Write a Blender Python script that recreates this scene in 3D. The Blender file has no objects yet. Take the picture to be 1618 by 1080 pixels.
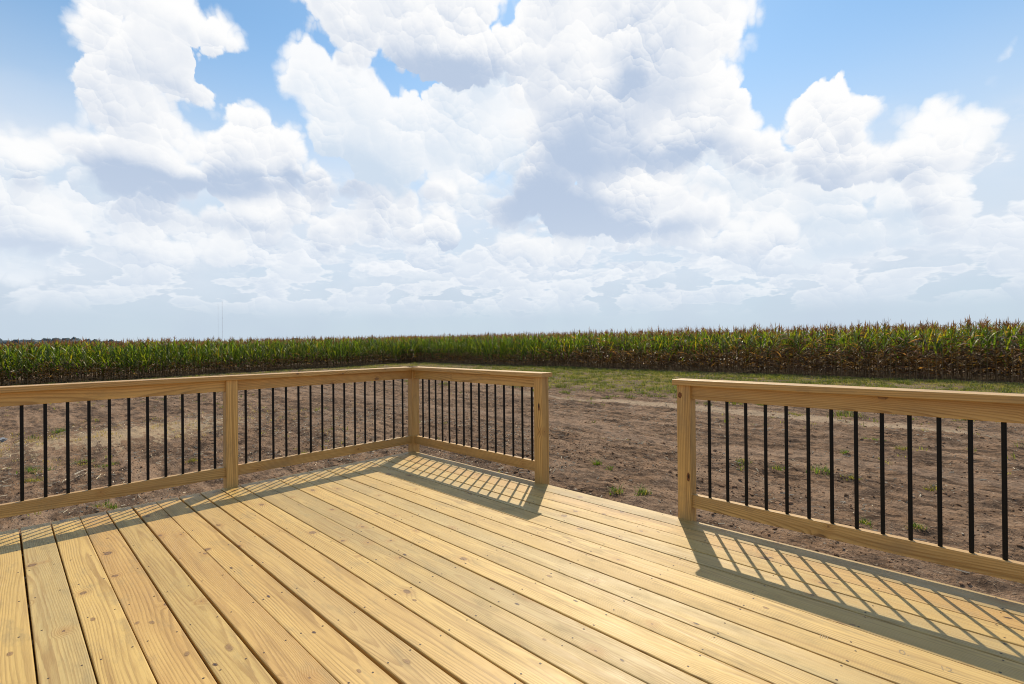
import bpy, bmesh, math, random
import numpy as np
from mathutils import Vector, Matrix

sc = bpy.context.scene
COL = sc.collection
R = math.radians
random.seed(7)
rng = np.random.default_rng(11)

# ------------------------------------------------------------------ camera
HEAD = 0.765                                   # heading, radians left of +Y
CAM = Vector((4.5118, -3.1319, 1.1691))
cam_d = bpy.data.cameras.new('camera')
cam = bpy.data.objects.new('camera', cam_d)
COL.objects.link(cam)
cam_d.sensor_fit = 'HORIZONTAL'
cam_d.sensor_width = 36.0
cam_d.lens = 779.6 / 1618 * 36.0
cam_d.clip_start = 0.05
cam_d.clip_end = 9000
_p, _r = 0.0017, -0.0088
fw = Vector((-math.sin(HEAD), math.cos(HEAD), 0)); rt = Vector((math.cos(HEAD), math.sin(HEAD), 0)); up = Vector((0, 0, 1))
F = math.cos(_p) * fw + math.sin(_p) * up
U = -math.sin(_p) * fw + math.cos(_p) * up
Rv = math.cos(_r) * rt + math.sin(_r) * U
U2 = -math.sin(_r) * rt + math.cos(_r) * U
m = Matrix((Rv, U2, -F)).transposed().to_4x4()
m.translation = CAM
cam.matrix_world = m
sc.camera = cam

# ------------------------------------------------------------------ light
SUN = Vector((-0.487, 0.737, 1.0)).normalized()          # towards the sun
SUN_EL = math.asin(SUN.z)
SUN_AZ = math.atan2(SUN.x, SUN.y)                        # clockwise from +Y
sl = bpy.data.lights.new('sun', 'SUN')
sl.energy = 4.4
sl.angle = R(0.5)
sl.color = (1.0, 0.88, 0.68)
so = bpy.data.objects.new('sun', sl)
COL.objects.link(so)
so.rotation_euler = (-SUN).to_track_quat('-Z', 'Y').to_euler()
so.location = (0, 0, 30)
sc.view_settings.view_transform = 'Standard'
sc.view_settings.look = 'None'
sc.view_settings.exposure = 0.0
sc.view_settings.gamma = 1.0
sc.view_settings.use_curve_mapping = False
SKY_STRENGTH = 0.1
sc.cycles.filter_width = 1.05

# ------------------------------------------------------------------ node helper
class NT:
    def __init__(s, tree):
        s.t = tree; s.n = tree.nodes; s.l = tree.links
    def set(s, sock, v):
        if isinstance(v, bpy.types.NodeSocket): s.l.new(v, sock)
        elif v is not None: sock.default_value = v
    def node(s, typ, ins=None, **kw):
        n = s.n.new(typ)
        for k, v in kw.items(): setattr(n, k, v)
        if ins:
            for k, v in ins.items(): s.set(n.inputs[k], v)
        return n
    def math(s, op, a, b=None, c=None, clamp=False):
        n = s.n.new('ShaderNodeMath'); n.operation = op; n.use_clamp = clamp
        s.set(n.inputs[0], a); s.set(n.inputs[1], b)
        if c is not None: s.set(n.inputs[2], c)
        return n.outputs[0]
    def vec(s, op, a, b=None, c=None, scale=None):
        n = s.n.new('ShaderNodeVectorMath'); n.operation = op
        s.set(n.inputs[0], a); s.set(n.inputs[1], b)
        if c is not None: s.set(n.inputs[2], c)
        if scale is not None: s.set(n.inputs['Scale'], scale)
        return n.outputs['Value'] if op in ('LENGTH', 'DISTANCE', 'DOT_PRODUCT') else n.outputs[0]
    def xyz(s, x, y, z=0.0):
        return s.node('ShaderNodeCombineXYZ', {0: x, 1: y, 2: z}).outputs[0]
    def sep(s, v):
        return s.node('ShaderNodeSeparateXYZ', {0: v}).outputs
    def mix(s, f, a, b, blend='MIX'):
        n = s.n.new('ShaderNodeMix'); n.data_type = 'RGBA'; n.blend_type = blend
        s.set(n.inputs[0], f); s.set(n.inputs[6], a); s.set(n.inputs[7], b)
        return n.outputs[2]
    def ss(s, x, lo, hi, a=0.0, b=1.0):
        n = s.n.new('ShaderNodeMapRange'); n.interpolation_type = 'SMOOTHSTEP'
        s.set(n.inputs[0], x); s.set(n.inputs[1], lo); s.set(n.inputs[2], hi)
        n.inputs[3].default_value = a; n.inputs[4].default_value = b
        return n.outputs[0]
    def lin(s, x, lo, hi, a=0.0, b=1.0):
        n = s.n.new('ShaderNodeMapRange')
        s.set(n.inputs[0], x); s.set(n.inputs[1], lo); s.set(n.inputs[2], hi)
        n.inputs[3].default_value = a; n.inputs[4].default_value = b
        return n.outputs[0]
    def noise(s, v, scale, detail=2, rough=0.5, dims='3D', w=None, distort=0.0):
        n = s.n.new('ShaderNodeTexNoise'); n.noise_dimensions = dims
        s.set(n.inputs['Vector'], v); n.inputs['Scale'].default_value = scale
        n.inputs['Detail'].default_value = detail; n.inputs['Roughness'].default_value = rough
        n.inputs['Distortion'].default_value = distort
        if w is not None: s.set(n.inputs['W'], w)
        return n
def rgb(r, g, b): return (r, g, b, 1.0)
def new_mat(name):
    m = bpy.data.materials.new(name); m.use_nodes = True
    m.node_tree.nodes.clear()
    t = NT(m.node_tree)
    out = t.node('ShaderNodeOutputMaterial')
    return m, t, out

# ------------------------------------------------------------------ world
#@@SKY
SKY_TINT = (1.30, 1.56, 1.52)
def sky_pos(px, py, r):
    """a spot in the sky as azimuth from the heading and elevation, in units of 1/780 radian"""
    a = (px - 809) / 779.6; b = (541.3 - 0.0088 * (px - 809) - py) / 779.6
    return math.atan(a) * 780, math.atan(b / math.sqrt(1 + a * a)) * 780, r / math.sqrt(1 + a * a * 0.9)
# cumulus heads (x, y, radius); BACK lies behind FRONT
BACK = [(497,112,30),(470,128,20),(535,150,46),(575,172,52),(625,215,44),(596,248,48),(548,222,44),(622,275,44),(640,180,24),
        (735,190,44),(705,158,30),(775,160,46),(762,238,54),(835,130,60),(812,215,60),(720,250,30),(696,285,26),(640,40,60),(900,60,90),(1000,60,120),(860,200,50),
        (1230,262,40),(1165,300,50),(1212,318,44),(1270,335,46),(1335,325,44),(1400,318,40),(1450,330,40),(1488,366,24),(1440,362,42),(1370,372,38),(1300,378,36),(1400,285,24),
        (50,268,36),(5,276,34),(100,262,26),(132,262,24),(28,340,50),(78,366,44),(140,320,34),(-60,300,80),(-30,420,60),(1090,270,50),(1130,250,40),(700,230,50),(660,262,30),(740,290,40),(1010,270,60),(1590,92,8),(1556,206,12),(1497,172,12),(1506,190,8),(1175,22,14),(1150,10,16)]
FRONT = [(186,40,38),(218,12,44),(262,34,34),(294,36,20),(205,92,50),(232,80,48),(170,148,38),(270,108,36),(292,132,26),(196,188,44),(236,180,34),(160,240,40),(205,238,46),(238,212,26),(335,62,18),(360,64,11),(316,72,16),
         (372,238,36),(408,206,32),(332,232,16),(434,208,26),(440,236,24),(252,272,34),(300,282,38),(352,282,44),(412,268,38),(438,282,20),(222,270,30),
         (530,14,30),(560,40,34),(510,-10,30),(600,20,50),(665,30,66),(738,34,62),(630,78,34),(690,84,34),(748,88,30),(790,84,24),(620,-60,80),(720,-50,70),
         (862,80,50),(925,50,86),(1010,44,94),(1080,30,80),(1128,70,46),(1150,108,30),(1100,120,70),(1010,136,92),(930,170,84),(1158,160,26),(1110,190,66),(1048,222,64),(960,240,68),(1168,226,34),(880,210,54),(1000,-60,110),(1090,-40,66),(900,-60,60),(850,130,40),
         (868,298,48),(940,322,50),(1010,326,48),(1070,326,44),(1118,336,26),(980,350,30),(820,330,32),(900,345,34),(1060,345,24),
         (1284,204,26),(1306,180,28),(1334,162,24),(1362,162,20),(1378,160,12),(1300,228,36),(1262,232,22),(1345,192,18),(1356,250,16),(1225,232,26),(1330,264,24),
         (1486,206,22),(1500,220,18),(1466,230,22),(1440,252,26),(1492,244,18),(1405,268,22),(1470,272,28),(1492,310,18),(1494,356,22),
         (666,312,20),(702,356,20),(706,300,9),(690,290,10),(650,350,24),(600,340,28),(556,352,24),(505,368,24),(460,330,22),(718,372,14),(512,290,22),(548,296,20),
         (50,352,26),(92,372,22),(20,366,24),(20,316,14),(40,280,24),(120,378,12),(200,330,24),(250,340,24),(310,350,22),(370,345,22),(420,360,22),(230,395,18),(290,400,22),(350,398,20),
         (1120,378,16),(1160,374,18),(1210,370,18),(1245,376,12),(860,400,16),(900,402,16),(820,384,14)]
# greyer hollows and flat bases (x, y, half width, half height, depth)
DARK = [(20,400,110,24,0.8),(10,330,60,14,0.4),(60,290,60,10,0.5),(-40,250,60,60,0.3),(190,285,60,26,0.9),(235,300,70,18,0.8),(300,150,26,50,0.15),(230,170,60,60,0.25),(410,285,70,16,0.8),(330,296,60,10,0.7),(465,280,14,16,0.7),
        (560,300,70,40,0.55),(600,260,50,50,0.35),(540,230,60,40,0.25),(640,300,60,30,0.45),(720,130,90,20,0.5),(690,100,70,16,0.45),(790,110,70,18,0.35),
        (900,335,110,28,0.95),(1010,362,110,12,0.8),(860,300,70,40,0.6),(790,300,60,40,0.5),(960,250,90,26,0.6),(1080,245,80,16,0.7),(940,190,60,40,0.4),(1000,120,26,22,0.7),(1040,150,60,30,0.35),
        (880,190,40,60,0.3),(1110,300,60,14,0.4),(1180,275,70,14,0.45),(1240,300,70,14,0.45),(1380,345,110,12,0.8),(1400,385,110,16,0.9),(1300,320,50,10,0.4),(1450,275,40,14,0.4),(1340,240,40,20,0.25),
        (710,395,40,12,0.8),(740,370,16,20,0.6),(460,400,40,16,0.5),(60,395,60,8,0.4),(80,300,50,16,0.35),(340,350,120,10,0.5),(560,400,90,10,0.3),(700,230,50,30,0.25)]
GU, GV = 760.0, 600.0                                    # the part of the sky laid out by hand: +-GU across, 0..GV up
def sky_fields():
    nu, nv = 380, 150
    u = np.linspace(-GU, GU, nu); v = np.linspace(0, GV, nv)
    uu, vv = np.meshgrid(u, v, indexing='ij')
    def union(bl, k):
        acc = np.zeros_like(uu); sh = np.zeros_like(uu); sw = np.zeros_like(uu) + 1e-9
        for b in bl:
            a, e, r = sky_pos(*b)
            dd = np.hypot(uu - a, vv - e) - r
            acc += np.exp(-dd / k)
            wgt = np.exp(-np.clip(dd, -60, 200) / 12.0); sh += wgt * np.clip((vv - e + 0.25 * (uu - a)) / r, -1.3, 1.3); sw += wgt
        return np.clip(-k * np.log(acc + 1e-12), -70, 70), sh / sw
    dB, sB = union(BACK, 8.0); dF, sF = union(FRONT, 7.0)
    drk = np.zeros_like(uu)
    for (x, y, rx, ry, q) in DARK:
        a, e, rr = sky_pos(x, y, rx); sc_ = rr / rx
        drk += q * np.exp(-((uu - a) / (rx * sc_)) ** 2 - ((vv - e) / (ry * 1.1)) ** 2)
    return [dF / 70.0, dB / 70.0, np.clip(0.60 * sF - 1.55 * drk, -1.8, 1.2) / 1.8, np.clip(0.60 * sB - 1.55 * drk, -1.8, 1.2) / 1.8]
def separable_group(name, field, rank, npt=120):
    """a 2-D field as a short sum of products of curves over azimuth and elevation"""
    A, S, B = np.linalg.svd(field, full_matrices=False)
    g = bpy.data.node_groups.new(name, 'ShaderNodeTree')
    g.interface.new_socket('U', in_out='INPUT', socket_type='NodeSocketFloat')
    g.interface.new_socket('V', in_out='INPUT', socket_type='NodeSocketFloat')
    g.interface.new_socket('D', in_out='OUTPUT', socket_type='NodeSocketFloat')
    q = NT(g); gi = g.nodes.new('NodeGroupInput'); go = g.nodes.new('NodeGroupOutput')
    uc = q.xyz(gi.outputs[0], gi.outputs[0], gi.outputs[0]); vc = q.xyz(gi.outputs[1], gi.outputs[1], gi.outputs[1])
    def curve3(inp, cols):
        n = g.nodes.new('ShaderNodeRGBCurve'); n.mapping.use_clip = False; n.mapping.extend = 'HORIZONTAL'
        for c in range(3):
            cv = n.mapping.curves[c]; y = cols[c] * 0.5 + 0.5; xs = np.linspace(0, 1, npt)
            ys = np.interp(xs, np.linspace(0, 1, len(y)), y)
            cv.points[0].location = (0, ys[0]); cv.points[1].location = (1, ys[-1])
            for k in range(1, npt - 1): cv.points.new(xs[k], ys[k])
        n.mapping.update()
        g.links.new(inp, n.inputs['Color'])
        return q.vec('SUBTRACT', n.outputs[0], (0.5, 0.5, 0.5))
    tot = None
    for k in range(0, rank, 3):
        ca, cb, sc3 = [], [], []
        for j in range(k, k + 3):
            ma, mb = np.abs(A[:, j]).max(), np.abs(B[j]).max()
            ca.append(A[:, j] / ma); cb.append(B[j] / mb); sc3.append(float(S[j] * ma * mb * 4))
        x = q.vec('MULTIPLY', curve3(uc, ca), curve3(vc, cb))
        dd = q.vec('DOT_PRODUCT', x, tuple(sc3))
        tot = dd if tot is None else q.math('ADD', tot, dd)
    g.links.new(tot, go.inputs[0])
    return g
def build_world():
    w = bpy.data.worlds.new('World'); sc.world = w; w.use_nodes = True
    w.node_tree.nodes.clear()
    t = NT(w.node_tree)
    out = t.node('ShaderNodeOutputWorld')
    sky = t.node('ShaderNodeTexSky')
    sky.sky_type = 'NISHITA'; sky.sun_disc = False
    sky.sun_elevation = SUN_EL; sky.sun_rotation = SUN_AZ
    sky.air_density = 1.0; sky.dust_density = 0.25; sky.ozone_density = 2.2
    dn = t.vec('NORMALIZE', t.node('ShaderNodeTexCoord').outputs['Generated'])
    z = t.sep(dn)[2]
    az = t.math('MULTIPLY', t.math('ARCTAN2', t.vec('DOT_PRODUCT', dn, tuple(rt)), t.vec('DOT_PRODUCT', dn, tuple(fw))), 780)
    el = t.math('MULTIPLY', t.math('ARCSINE', z), 780)
    P = t.xyz(az, el, 0)
    def n2(v, sc_, det, rough, col=False):
        n = t.noise(v, sc_, det, rough, dims='2D'); return n.outputs['Color' if col else 0]
    w1 = t.vec('SUBTRACT', n2(P, 0.016, 6, 0.60, True), (0.5, 0.5, 0.5))
    soft = n2(t.vec('ADD', P, (900, 300, 0)), 0.0085, 3, 0.5)
    PW = t.vec('ADD', P, t.vec('MULTIPLY', w1, (26, 22, 0)))
    PV = t.vec('ADD', P, t.vec('MULTIPLY', w1, (30, 30, 0)))
    # rounded billows of three sizes: each cell is one head, lit from above and a little from the right
    relief = []; bulge = None
    for (cell, off, amp) in ((62.0, 0.0, 40.0), (27.0, 31.0, 19.0), (11.5, 7.0, 8.5)):
        n = t.node('ShaderNodeTexVoronoi', {'Vector': t.vec('ADD', PV, (off, off * 2, 0)), 'Scale': 1.0 / cell, 'Randomness': 1.0}, feature='F1', voronoi_dimensions='2D')
        f2 = t.math('POWER', n.outputs['Distance'], 2.0)
        rel = t.vec('SCALE', t.vec('SUBTRACT', t.vec('ADD', PV, (off, off * 2, 0)), n.outputs['Position']), scale=1.0 / cell)
        relief.append(t.vec('DOT_PRODUCT', rel, (0.30, 0.95, 0)))
        bb = t.math('MULTIPLY', t.math('SUBTRACT', f2, 0.22), amp)
        bulge = bb if bulge is None else t.math('ADD', bulge, bb)
    lit3 = t.math('ADD', t.math('MULTIPLY', relief[0], 0.62), t.math('MULTIPLY_ADD', relief[1], 0.42, t.math('MULTIPLY', relief[2], 0.26)))
    calm = n2(t.vec('ADD', P, (-400, 700, 0)), 0.012, 3, 0.5)
    lit3 = t.math('MULTIPLY', lit3, t.ss(calm, 0.36, 0.62, 0.25, 0.95))
    pf0 = t.math('MULTIPLY_ADD', bulge, 0.03, 0.4)
    ps = t.sep(PW)
    uu = t.math('MULTIPLY_ADD', ps[0], 0.5 / GU, 0.5); vv = t.math('MULTIPLY', ps[1], 1.0 / GV)
    fld = sky_fields()
    def look(name, f, rank):
        n = t.node('ShaderNodeGroup'); n.node_tree = separable_group(name, f, rank)
        t.l.new(uu, n.inputs[0]); t.l.new(vv, n.inputs[1]); return n.outputs[0]
    dF = t.math('MULTIPLY', look('cumulus_front', fld[0], 24), 70.0); dB = t.math('MULTIPLY', look('cumulus_back', fld[1], 18), 70.0)
    sF = t.math('MULTIPLY', look('front_relief', fld[2], 24), 1.8); sB = t.math('MULTIPLY', look('back_relief', fld[3], 18), 1.8)
    WHITE = rgb(1.0, 1.0, 1.0); HAZE = rgb(0.565, 0.665, 0.775)
    skyc = t.vec('MULTIPLY', t.vec('SCALE', sky.outputs[0], scale=SKY_STRENGTH), SKY_TINT)
    veil = t.math('MULTIPLY', t.ss(el, 430, 130), t.lin(soft, 0.3, 0.7, 0.95, 1.0))
    col = t.mix(veil, skyc, t.mix(t.ss(el, 20, 150), HAZE, rgb(0.67, 0.76, 0.87)))
    low = t.noise(t.vec('MULTIPLY', dn, (4.0, 4.0, 9.0)), 1.0, 5, 0.55).outputs[0]
    thin = t.math('MULTIPLY', t.ss(low, 0.40, 0.64), t.math('MULTIPLY', t.ss(el, 340, 190), t.ss(el, 10, 120)))
    col = t.mix(t.math('MULTIPLY', thin, 0.6), col, rgb(0.76, 0.82, 0.91))
    # rows of small far cumuli low in the sky, paler the lower they stand
    for (f, zs, th, lo, hi, tone, seed) in ((6.0, 16.0, 0.465, 85, 260, 0.88, 5.0), (9.0, 30.0, 0.47, 34, 170, 0.66, 2.0)):
        v0 = t.vec('ADD', t.vec('MULTIPLY', dn, (f, f, zs)), (seed, seed * 2, 0))
        a0 = t.noise(v0, 1.0, 4, 0.55).outputs[0]
        dd = t.math('MULTIPLY_ADD', bulge, 0.0036, t.math('SUBTRACT', th, a0))
        m = t.math('MULTIPLY', t.ss(dd, 0.022, -0.022), t.math('MULTIPLY', t.ss(el, lo, lo + 40), t.ss(el, hi, hi - 60)))
        lt = t.ss(t.math('ADD', t.math('MULTIPLY', lit3, 0.8), t.math('MULTIPLY', t.ss(dd, -0.08, 0.0), 0.3)), -0.45, 0.5)
        col = t.mix(t.math('MULTIPLY', m, tone), col, t.mix(lt, rgb(0.65, 0.735, 0.855), rgb(0.93, 0.955, 0.99)))
    # the big cumuli
    for dd, sh, amp, off, a_max, greyc in ((dB, sB, 30.0, -1.0, 0.94, rgb(0.63, 0.735, 0.86)), (dF, sF, 30.0, -3.0, 1.0, rgb(0.50, 0.60, 0.765))):
        d0 = t.math('ADD', t.math('ADD', bulge, dd), off)
        wdt = t.lin(soft, 0.40, 0.60, 2.2, 12.0)
        al = t.math('SUBTRACT', 1.0, t.ss(d0, t.math('MULTIPLY', wdt, -1.0), wdt))
        rim = t.ss(d0, -30.0, -2.0)
        s_ = t.math('ADD', t.math('ADD', sh, t.math('MULTIPLY', rim, 0.35)), t.math('MULTIPLY', lit3, 0.95))
        s_ = t.math('ADD', s_, t.math('MULTIPLY', t.math('SUBTRACT', soft, 0.5), 1.2))
        s_ = t.ss(s_, -1.55, 0.66)
        cc = t.mix(s_, greyc, WHITE)
        cc = t.mix(t.ss(el, 240, 40, 0, 0.55), cc, rgb(0.80, 0.87, 0.95))
        col = t.mix(t.math('MULTIPLY', al, a_max), col, cc)
    # loose cumuli elsewhere in the sky, outside the part laid out above
    e1 = t.noise(t.vec('MULTIPLY', dn, (2.6, 2.6, 3.6)), 1.0, 6, 0.56).outputs[0]
    e2 = t.noise(t.vec('MULTIPLY', t.vec('ADD', dn, tuple(up * 0.07)), (2.6, 2.6, 3.6)), 1.0, 3, 0.56).outputs[0]
    outside = t.math('MAXIMUM', t.ss(t.math('ABSOLUTE', az), 640, 760), t.ss(el, 520, 620))
    me_ = t.math('MULTIPLY', t.math('MULTIPLY', t.ss(t.math('MULTIPLY_ADD', pf0, -0.06, e1), 0.55, 0.59), outside), t.ss(el, 60, 160))
    cc = t.mix(t.ss(t.math('SUBTRACT', e1, e2), -0.06, 0.08), rgb(0.60, 0.68, 0.80), WHITE)
    col = t.mix(me_, col, cc)
    col = t.mix(t.ss(el, -2, -14), col, rgb(0.16, 0.15, 0.11))          # earth below the horizon
    bg = t.node('ShaderNodeBackground', {0: col, 1: 1.0})
    t.l.new(bg.outputs[0], out.inputs[0])
    w.cycles.sampling_method = 'MANUAL'; w.cycles.sample_map_resolution = 512
build_world()
#@@ENDSKY

# ------------------------------------------------------------------ object helpers
def tag(o, label=None, cat=None, group=None, kind=None):
    if label: o['label'] = label
    if cat: o['category'] = cat
    if group: o['group'] = group
    if kind: o['kind'] = kind
    return o
def empty(name, loc, label, cat, group=None):
    o = bpy.data.objects.new(name, None); COL.objects.link(o); o.location = loc
    o.empty_display_size = 0.2
    return tag(o, label, cat, group)
def link(name, mesh, parent=None, mat=None):
    o = bpy.data.objects.new(name, mesh); COL.objects.link(o)
    if parent is not None: o.parent = parent
    if mat is not None and not mesh.materials: mesh.materials.append(mat)
    return o
def np_mesh(name, V, Fc, mat=None, smooth=False, tint=None):
    """Fc: (n,3) or (n,4) int array or list of such arrays"""
    me = bpy.data.meshes.new(name)
    V = np.asarray(V, dtype=np.float32)
    if not isinstance(Fc, list): Fc = [Fc]
    Fc = [np.asarray(f, dtype=np.int32) for f in Fc if len(f)]
    nl = sum(f.size for f in Fc); npoly = sum(len(f) for f in Fc)
    me.vertices.add(len(V)); me.vertices.foreach_set('co', V.ravel())
    me.loops.add(nl); me.polygons.add(npoly)
    me.loops.foreach_set('vertex_index', np.concatenate([f.ravel() for f in Fc]))
    tot = np.concatenate([np.full(len(f), f.shape[1], dtype=np.int32) for f in Fc])
    start = np.concatenate([[0], np.cumsum(tot)[:-1]]).astype(np.int32)
    me.polygons.foreach_set('loop_start', start)
    me.polygons.foreach_set('loop_total', tot)
    me.polygons.foreach_set('use_smooth', np.full(npoly, smooth))
    me.update(calc_edges=True)
    if tint is not None:
        a = me.attributes.new('tint', 'FLOAT_COLOR', 'POINT')
        c = np.ones((len(V), 4), dtype=np.float32); c[:, :3] = tint
        a.data.foreach_set('color', c.ravel())
    me.validate()
    if mat: me.materials.append(mat)
    return me

# value noise evaluated at arbitrary points (for relief)
_tab = rng.random((256, 256)).astype(np.float32)
def vnoise(x, y):
    xi = np.floor(x).astype(np.int64); yi = np.floor(y).astype(np.int64)
    fx = x - xi; fy = y - yi
    fx = fx * fx * fx * (fx * (fx * 6 - 15) + 10); fy = fy * fy * fy * (fy * (fy * 6 - 15) + 10)
    a = _tab[xi & 255, yi & 255]; b = _tab[(xi + 1) & 255, yi & 255]
    c = _tab[xi & 255, (yi + 1) & 255]; d = _tab[(xi + 1) & 255, (yi + 1) & 255]
    return (a * (1 - fx) + b * fx) * (1 - fy) + (c * (1 - fx) + d * fx) * fy - 0.5
def fbm(x, y, oct=4, gain=0.5, lac=2.03):
    s = 0; a = 1.0
    for i in range(oct):
        s = s + a * vnoise(x + 17.3 * i, y - 9.1 * i); a *= gain; x = x * lac; y = y * lac
    return s
def sstep(x, a, b):
    t = np.clip((x - a) / (b - a), 0, 1); return t * t * (3 - 2 * t)

# ------------------------------------------------------------------ terrain
ROW_Y, ROW_X = 24.5, -34.3                      # the two edges of the corn field
def ground_z(x, y, fine=True):
    x = np.asarray(x, dtype=np.float64); y = np.asarray(y, dtype=np.float64)
    z = -0.946 + 0.0146 * np.clip(y, -40, 40)
    soft = sstep(y, 11.5, 15)                   # grass strip: smoother
    z = z + 0.06 * fbm(x / 3.1, y / 2.2, 3)
    if fine:
        rough = 1 - 0.65 * soft
        z = z + rough * (0.055 * fbm(x / 0.55 + 4, y / 0.38, 3) + 0.06 * np.abs(fbm(x / 0.16, y / 0.12 + 7, 3)))
        # raked lines running along the field edge
        z = z + rough * 0.03 * vnoise(x / 1.7, y / 0.16 + 0.6 * vnoise(x / 2.0, y / 2.0))
        z = z + rough * 0.035 * vnoise(x / 4.5 + 2, y / 0.42)
        # wheel track and its shoulder
        d = y - (10.7 + 0.25 * vnoise(x / 4.0, y * 0 + 3.3))
        z = z - 0.05 * np.exp(-(d / 0.28) ** 2) + 0.035 * np.exp(-((d + 0.55) / 0.2) ** 2)
        # low sandy heap seen through the left railing
        q = ((x + 10.2) / 1.4) ** 2 + ((y + 1.1) / 2.6) ** 2
        z = z + 0.10 * np.exp(-q)
    # level pad under the deck
    under = sstep(x, -0.6, 0.2) * sstep(-y, -0.6, 0.2)
    return z * (1 - under) + under * -0.97

def wood_material(name, tone, contrast, rings=1.0):
    """sawn pine; local x runs along the piece. tone: three base colours; every piece gets its own grain and hue"""
    m, t, out = new_mat(name)
    tc = t.node('ShaderNodeTexCoord').outputs['Object']
    rnd = t.node('ShaderNodeObjectInfo').outputs['Random']
    r1 = t.math('MULTIPLY', rnd, 43.0)
    r2 = t.math('FRACT', t.math('MULTIPLY', rnd, 7.31))
    r3 = t.math('FRACT', t.math('MULTIPLY', rnd, 19.7))
    r4 = t.math('FRACT', t.math('MULTIPLY', rnd, 53.3))
    s = t.sep(tc)
    X, Y, Z = s[0], s[1], s[2]
    # knots: some of the voronoi cells carry one
    kx = t.math('MULTIPLY_ADD', X, 2.1, r1); ky = t.math('MULTIPLY_ADD', t.math('ADD', Y, Z), 8.0, r1)
    kv = t.node('ShaderNodeTexVoronoi', {'Vector': t.xyz(kx, ky, 0.0), 'Scale': 1.0, 'Randomness': 0.9}, voronoi_dimensions='2D')
    kp = t.sep(kv.outputs['Position'])
    dx = t.math('DIVIDE', t.math('SUBTRACT', kx, kp[0]), 2.1)
    dy = t.math('DIVIDE', t.math('SUBTRACT', ky, kp[1]), 8.0)
    kc = t.sep(kv.outputs['Color'])
    dx = t.math('DIVIDE', dx, t.math('MULTIPLY_ADD', kc[2], 1.1, 0.9))
    wob = t.noise(tc, 45, 3).outputs[0]
    dk = t.math('ADD', t.vec('LENGTH', t.xyz(dx, dy, 0)), t.math('MULTIPLY', t.math('SUBTRACT', wob, 0.5), 0.011))
    has = t.math('GREATER_THAN', kc[0], t.math('MULTIPLY_ADD', r4, 0.36, 0.42))
    rk = t.math('MULTIPLY_ADD', t.math('POWER', kc[1], 2.0), 0.015, 0.0035)
    q = t.math('DIVIDE', dk, rk)
    kmask = t.math('MULTIPLY', has, t.ss(q, 1.25, 0.6))
    kring = t.math('MULTIPLY', has, t.ss(t.math('ABSOLUTE', t.math('SUBTRACT', q, 0.95)), 0.4, 0.05))
    kring = t.math('MULTIPLY', kring, t.ss(wob, 0.42, 0.58))
    halo = t.math('MULTIPLY', has, t.ss(dk, 0.05, 0.0))
    # growth rings round a pith that wanders slowly along the log
    wv = t.xyz(t.math('MULTIPLY_ADD', X, 0.33, r1), t.math('MULTIPLY', Y, 0.8), t.math('MULTIPLY', Z, 0.8))
    wc = t.sep(t.noise(wv, 1.0, 2, 0.45).outputs['Color'])
    med = t.noise(t.vec('ADD', t.vec('MULTIPLY', tc, (1.6, 12, 12)), t.xyz(r1, 0, 0)), 1.0, 2, 0.5).outputs[0]
    qy = t.math('ADD', Y, t.math('MULTIPLY_ADD', t.math('SUBTRACT', wc[0], 0.5), 0.30, t.math('MULTIPLY', t.math('SUBTRACT', r2, 0.5), 0.16)))
    qz = t.math('ADD', Z, t.math('MULTIPLY_ADD', t.math('SUBTRACT', wc[1], 0.5), 0.10, t.math('MULTIPLY_ADD', r3, 0.08, 0.025)))
    rr = t.vec('LENGTH', t.xyz(qy, qz, 0))
    fine = t.noise(t.vec('MULTIPLY', tc, (5, 130, 130)), 1.0, 3, 0.65).outputs[0]
    streak = t.noise(t.vec('ADD', t.vec('MULTIPLY', tc, (0.9, 34, 34)), t.xyz(r1, 0, 0)), 1.0, 4, 0.6).outputs[0]
    rr = t.math('ADD', rr, t.math('MULTIPLY', halo, 0.012))
    rr = t.math('ADD', rr, t.math('MULTIPLY', t.math('SUBTRACT', med, 0.5), 0.010))
    rr = t.math('ADD', rr, t.math('MULTIPLY', t.math('SUBTRACT', fine, 0.5), 0.003))
    ph = t.math('FRACT', t.math('MULTIPLY', rr, t.math('MULTIPLY_ADD', r2, 110 * rings, 120 * rings)))
    late = t.math('MULTIPLY', t.ss(ph, 0.30, 0.86), t.ss(ph, 1.0, 0.90))
    c1 = t.mix(t.ss(r2, 0.25, 0.75), rgb(*tone[0]), rgb(*tone[1]))
    c1 = t.mix(1.0, c1, t.mix(r4, rgb(0.82, 0.82, 0.82), rgb(1.16, 1.16, 1.16)), 'MULTIPLY')
    c1 = t.mix(t.ss(r3, 0.5, 1.0, 0, 0.9), c1, rgb(*tone[2]))
    patch = t.noise(t.vec('ADD', t.vec('MULTIPLY', tc, (1.1, 8, 8)), t.xyz(r1, 0, 0)), 1.0, 5, 0.6).outputs[0]
    stain = t.noise(t.vec('ADD', t.vec('MULTIPLY', tc, (3.2, 11, 9)), t.xyz(0, r1, 3)), 1.0, 5, 0.7).outputs[0]
    light = tuple(min(1.0, v * 1.22) for v in tone[0])
    darkc = tuple(tone[2][i] * (0.52, 0.46, 0.36)[i] for i in range(3))
    c2 = t.mix(t.ss(patch, 0.40, 0.72, 0, 0.6), c1, rgb(*light))
    c2 = t.mix(t.ss(streak, 0.50, 0.78, 0, 0.42 * contrast), c2, rgb(*darkc))
    c2 = t.mix(t.math('MULTIPLY', late, t.lin(med, 0.3, 0.7, 0.16 * contrast, 0.46 * contrast)), c2, rgb(*darkc))
    c2 = t.mix(t.ss(stain, 0.50, 0.72, 0, 0.5), c2, rgb(tone[1][0] * 0.50, tone[1][1] * 0.52, tone[1][2] * 0.66))
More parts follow.
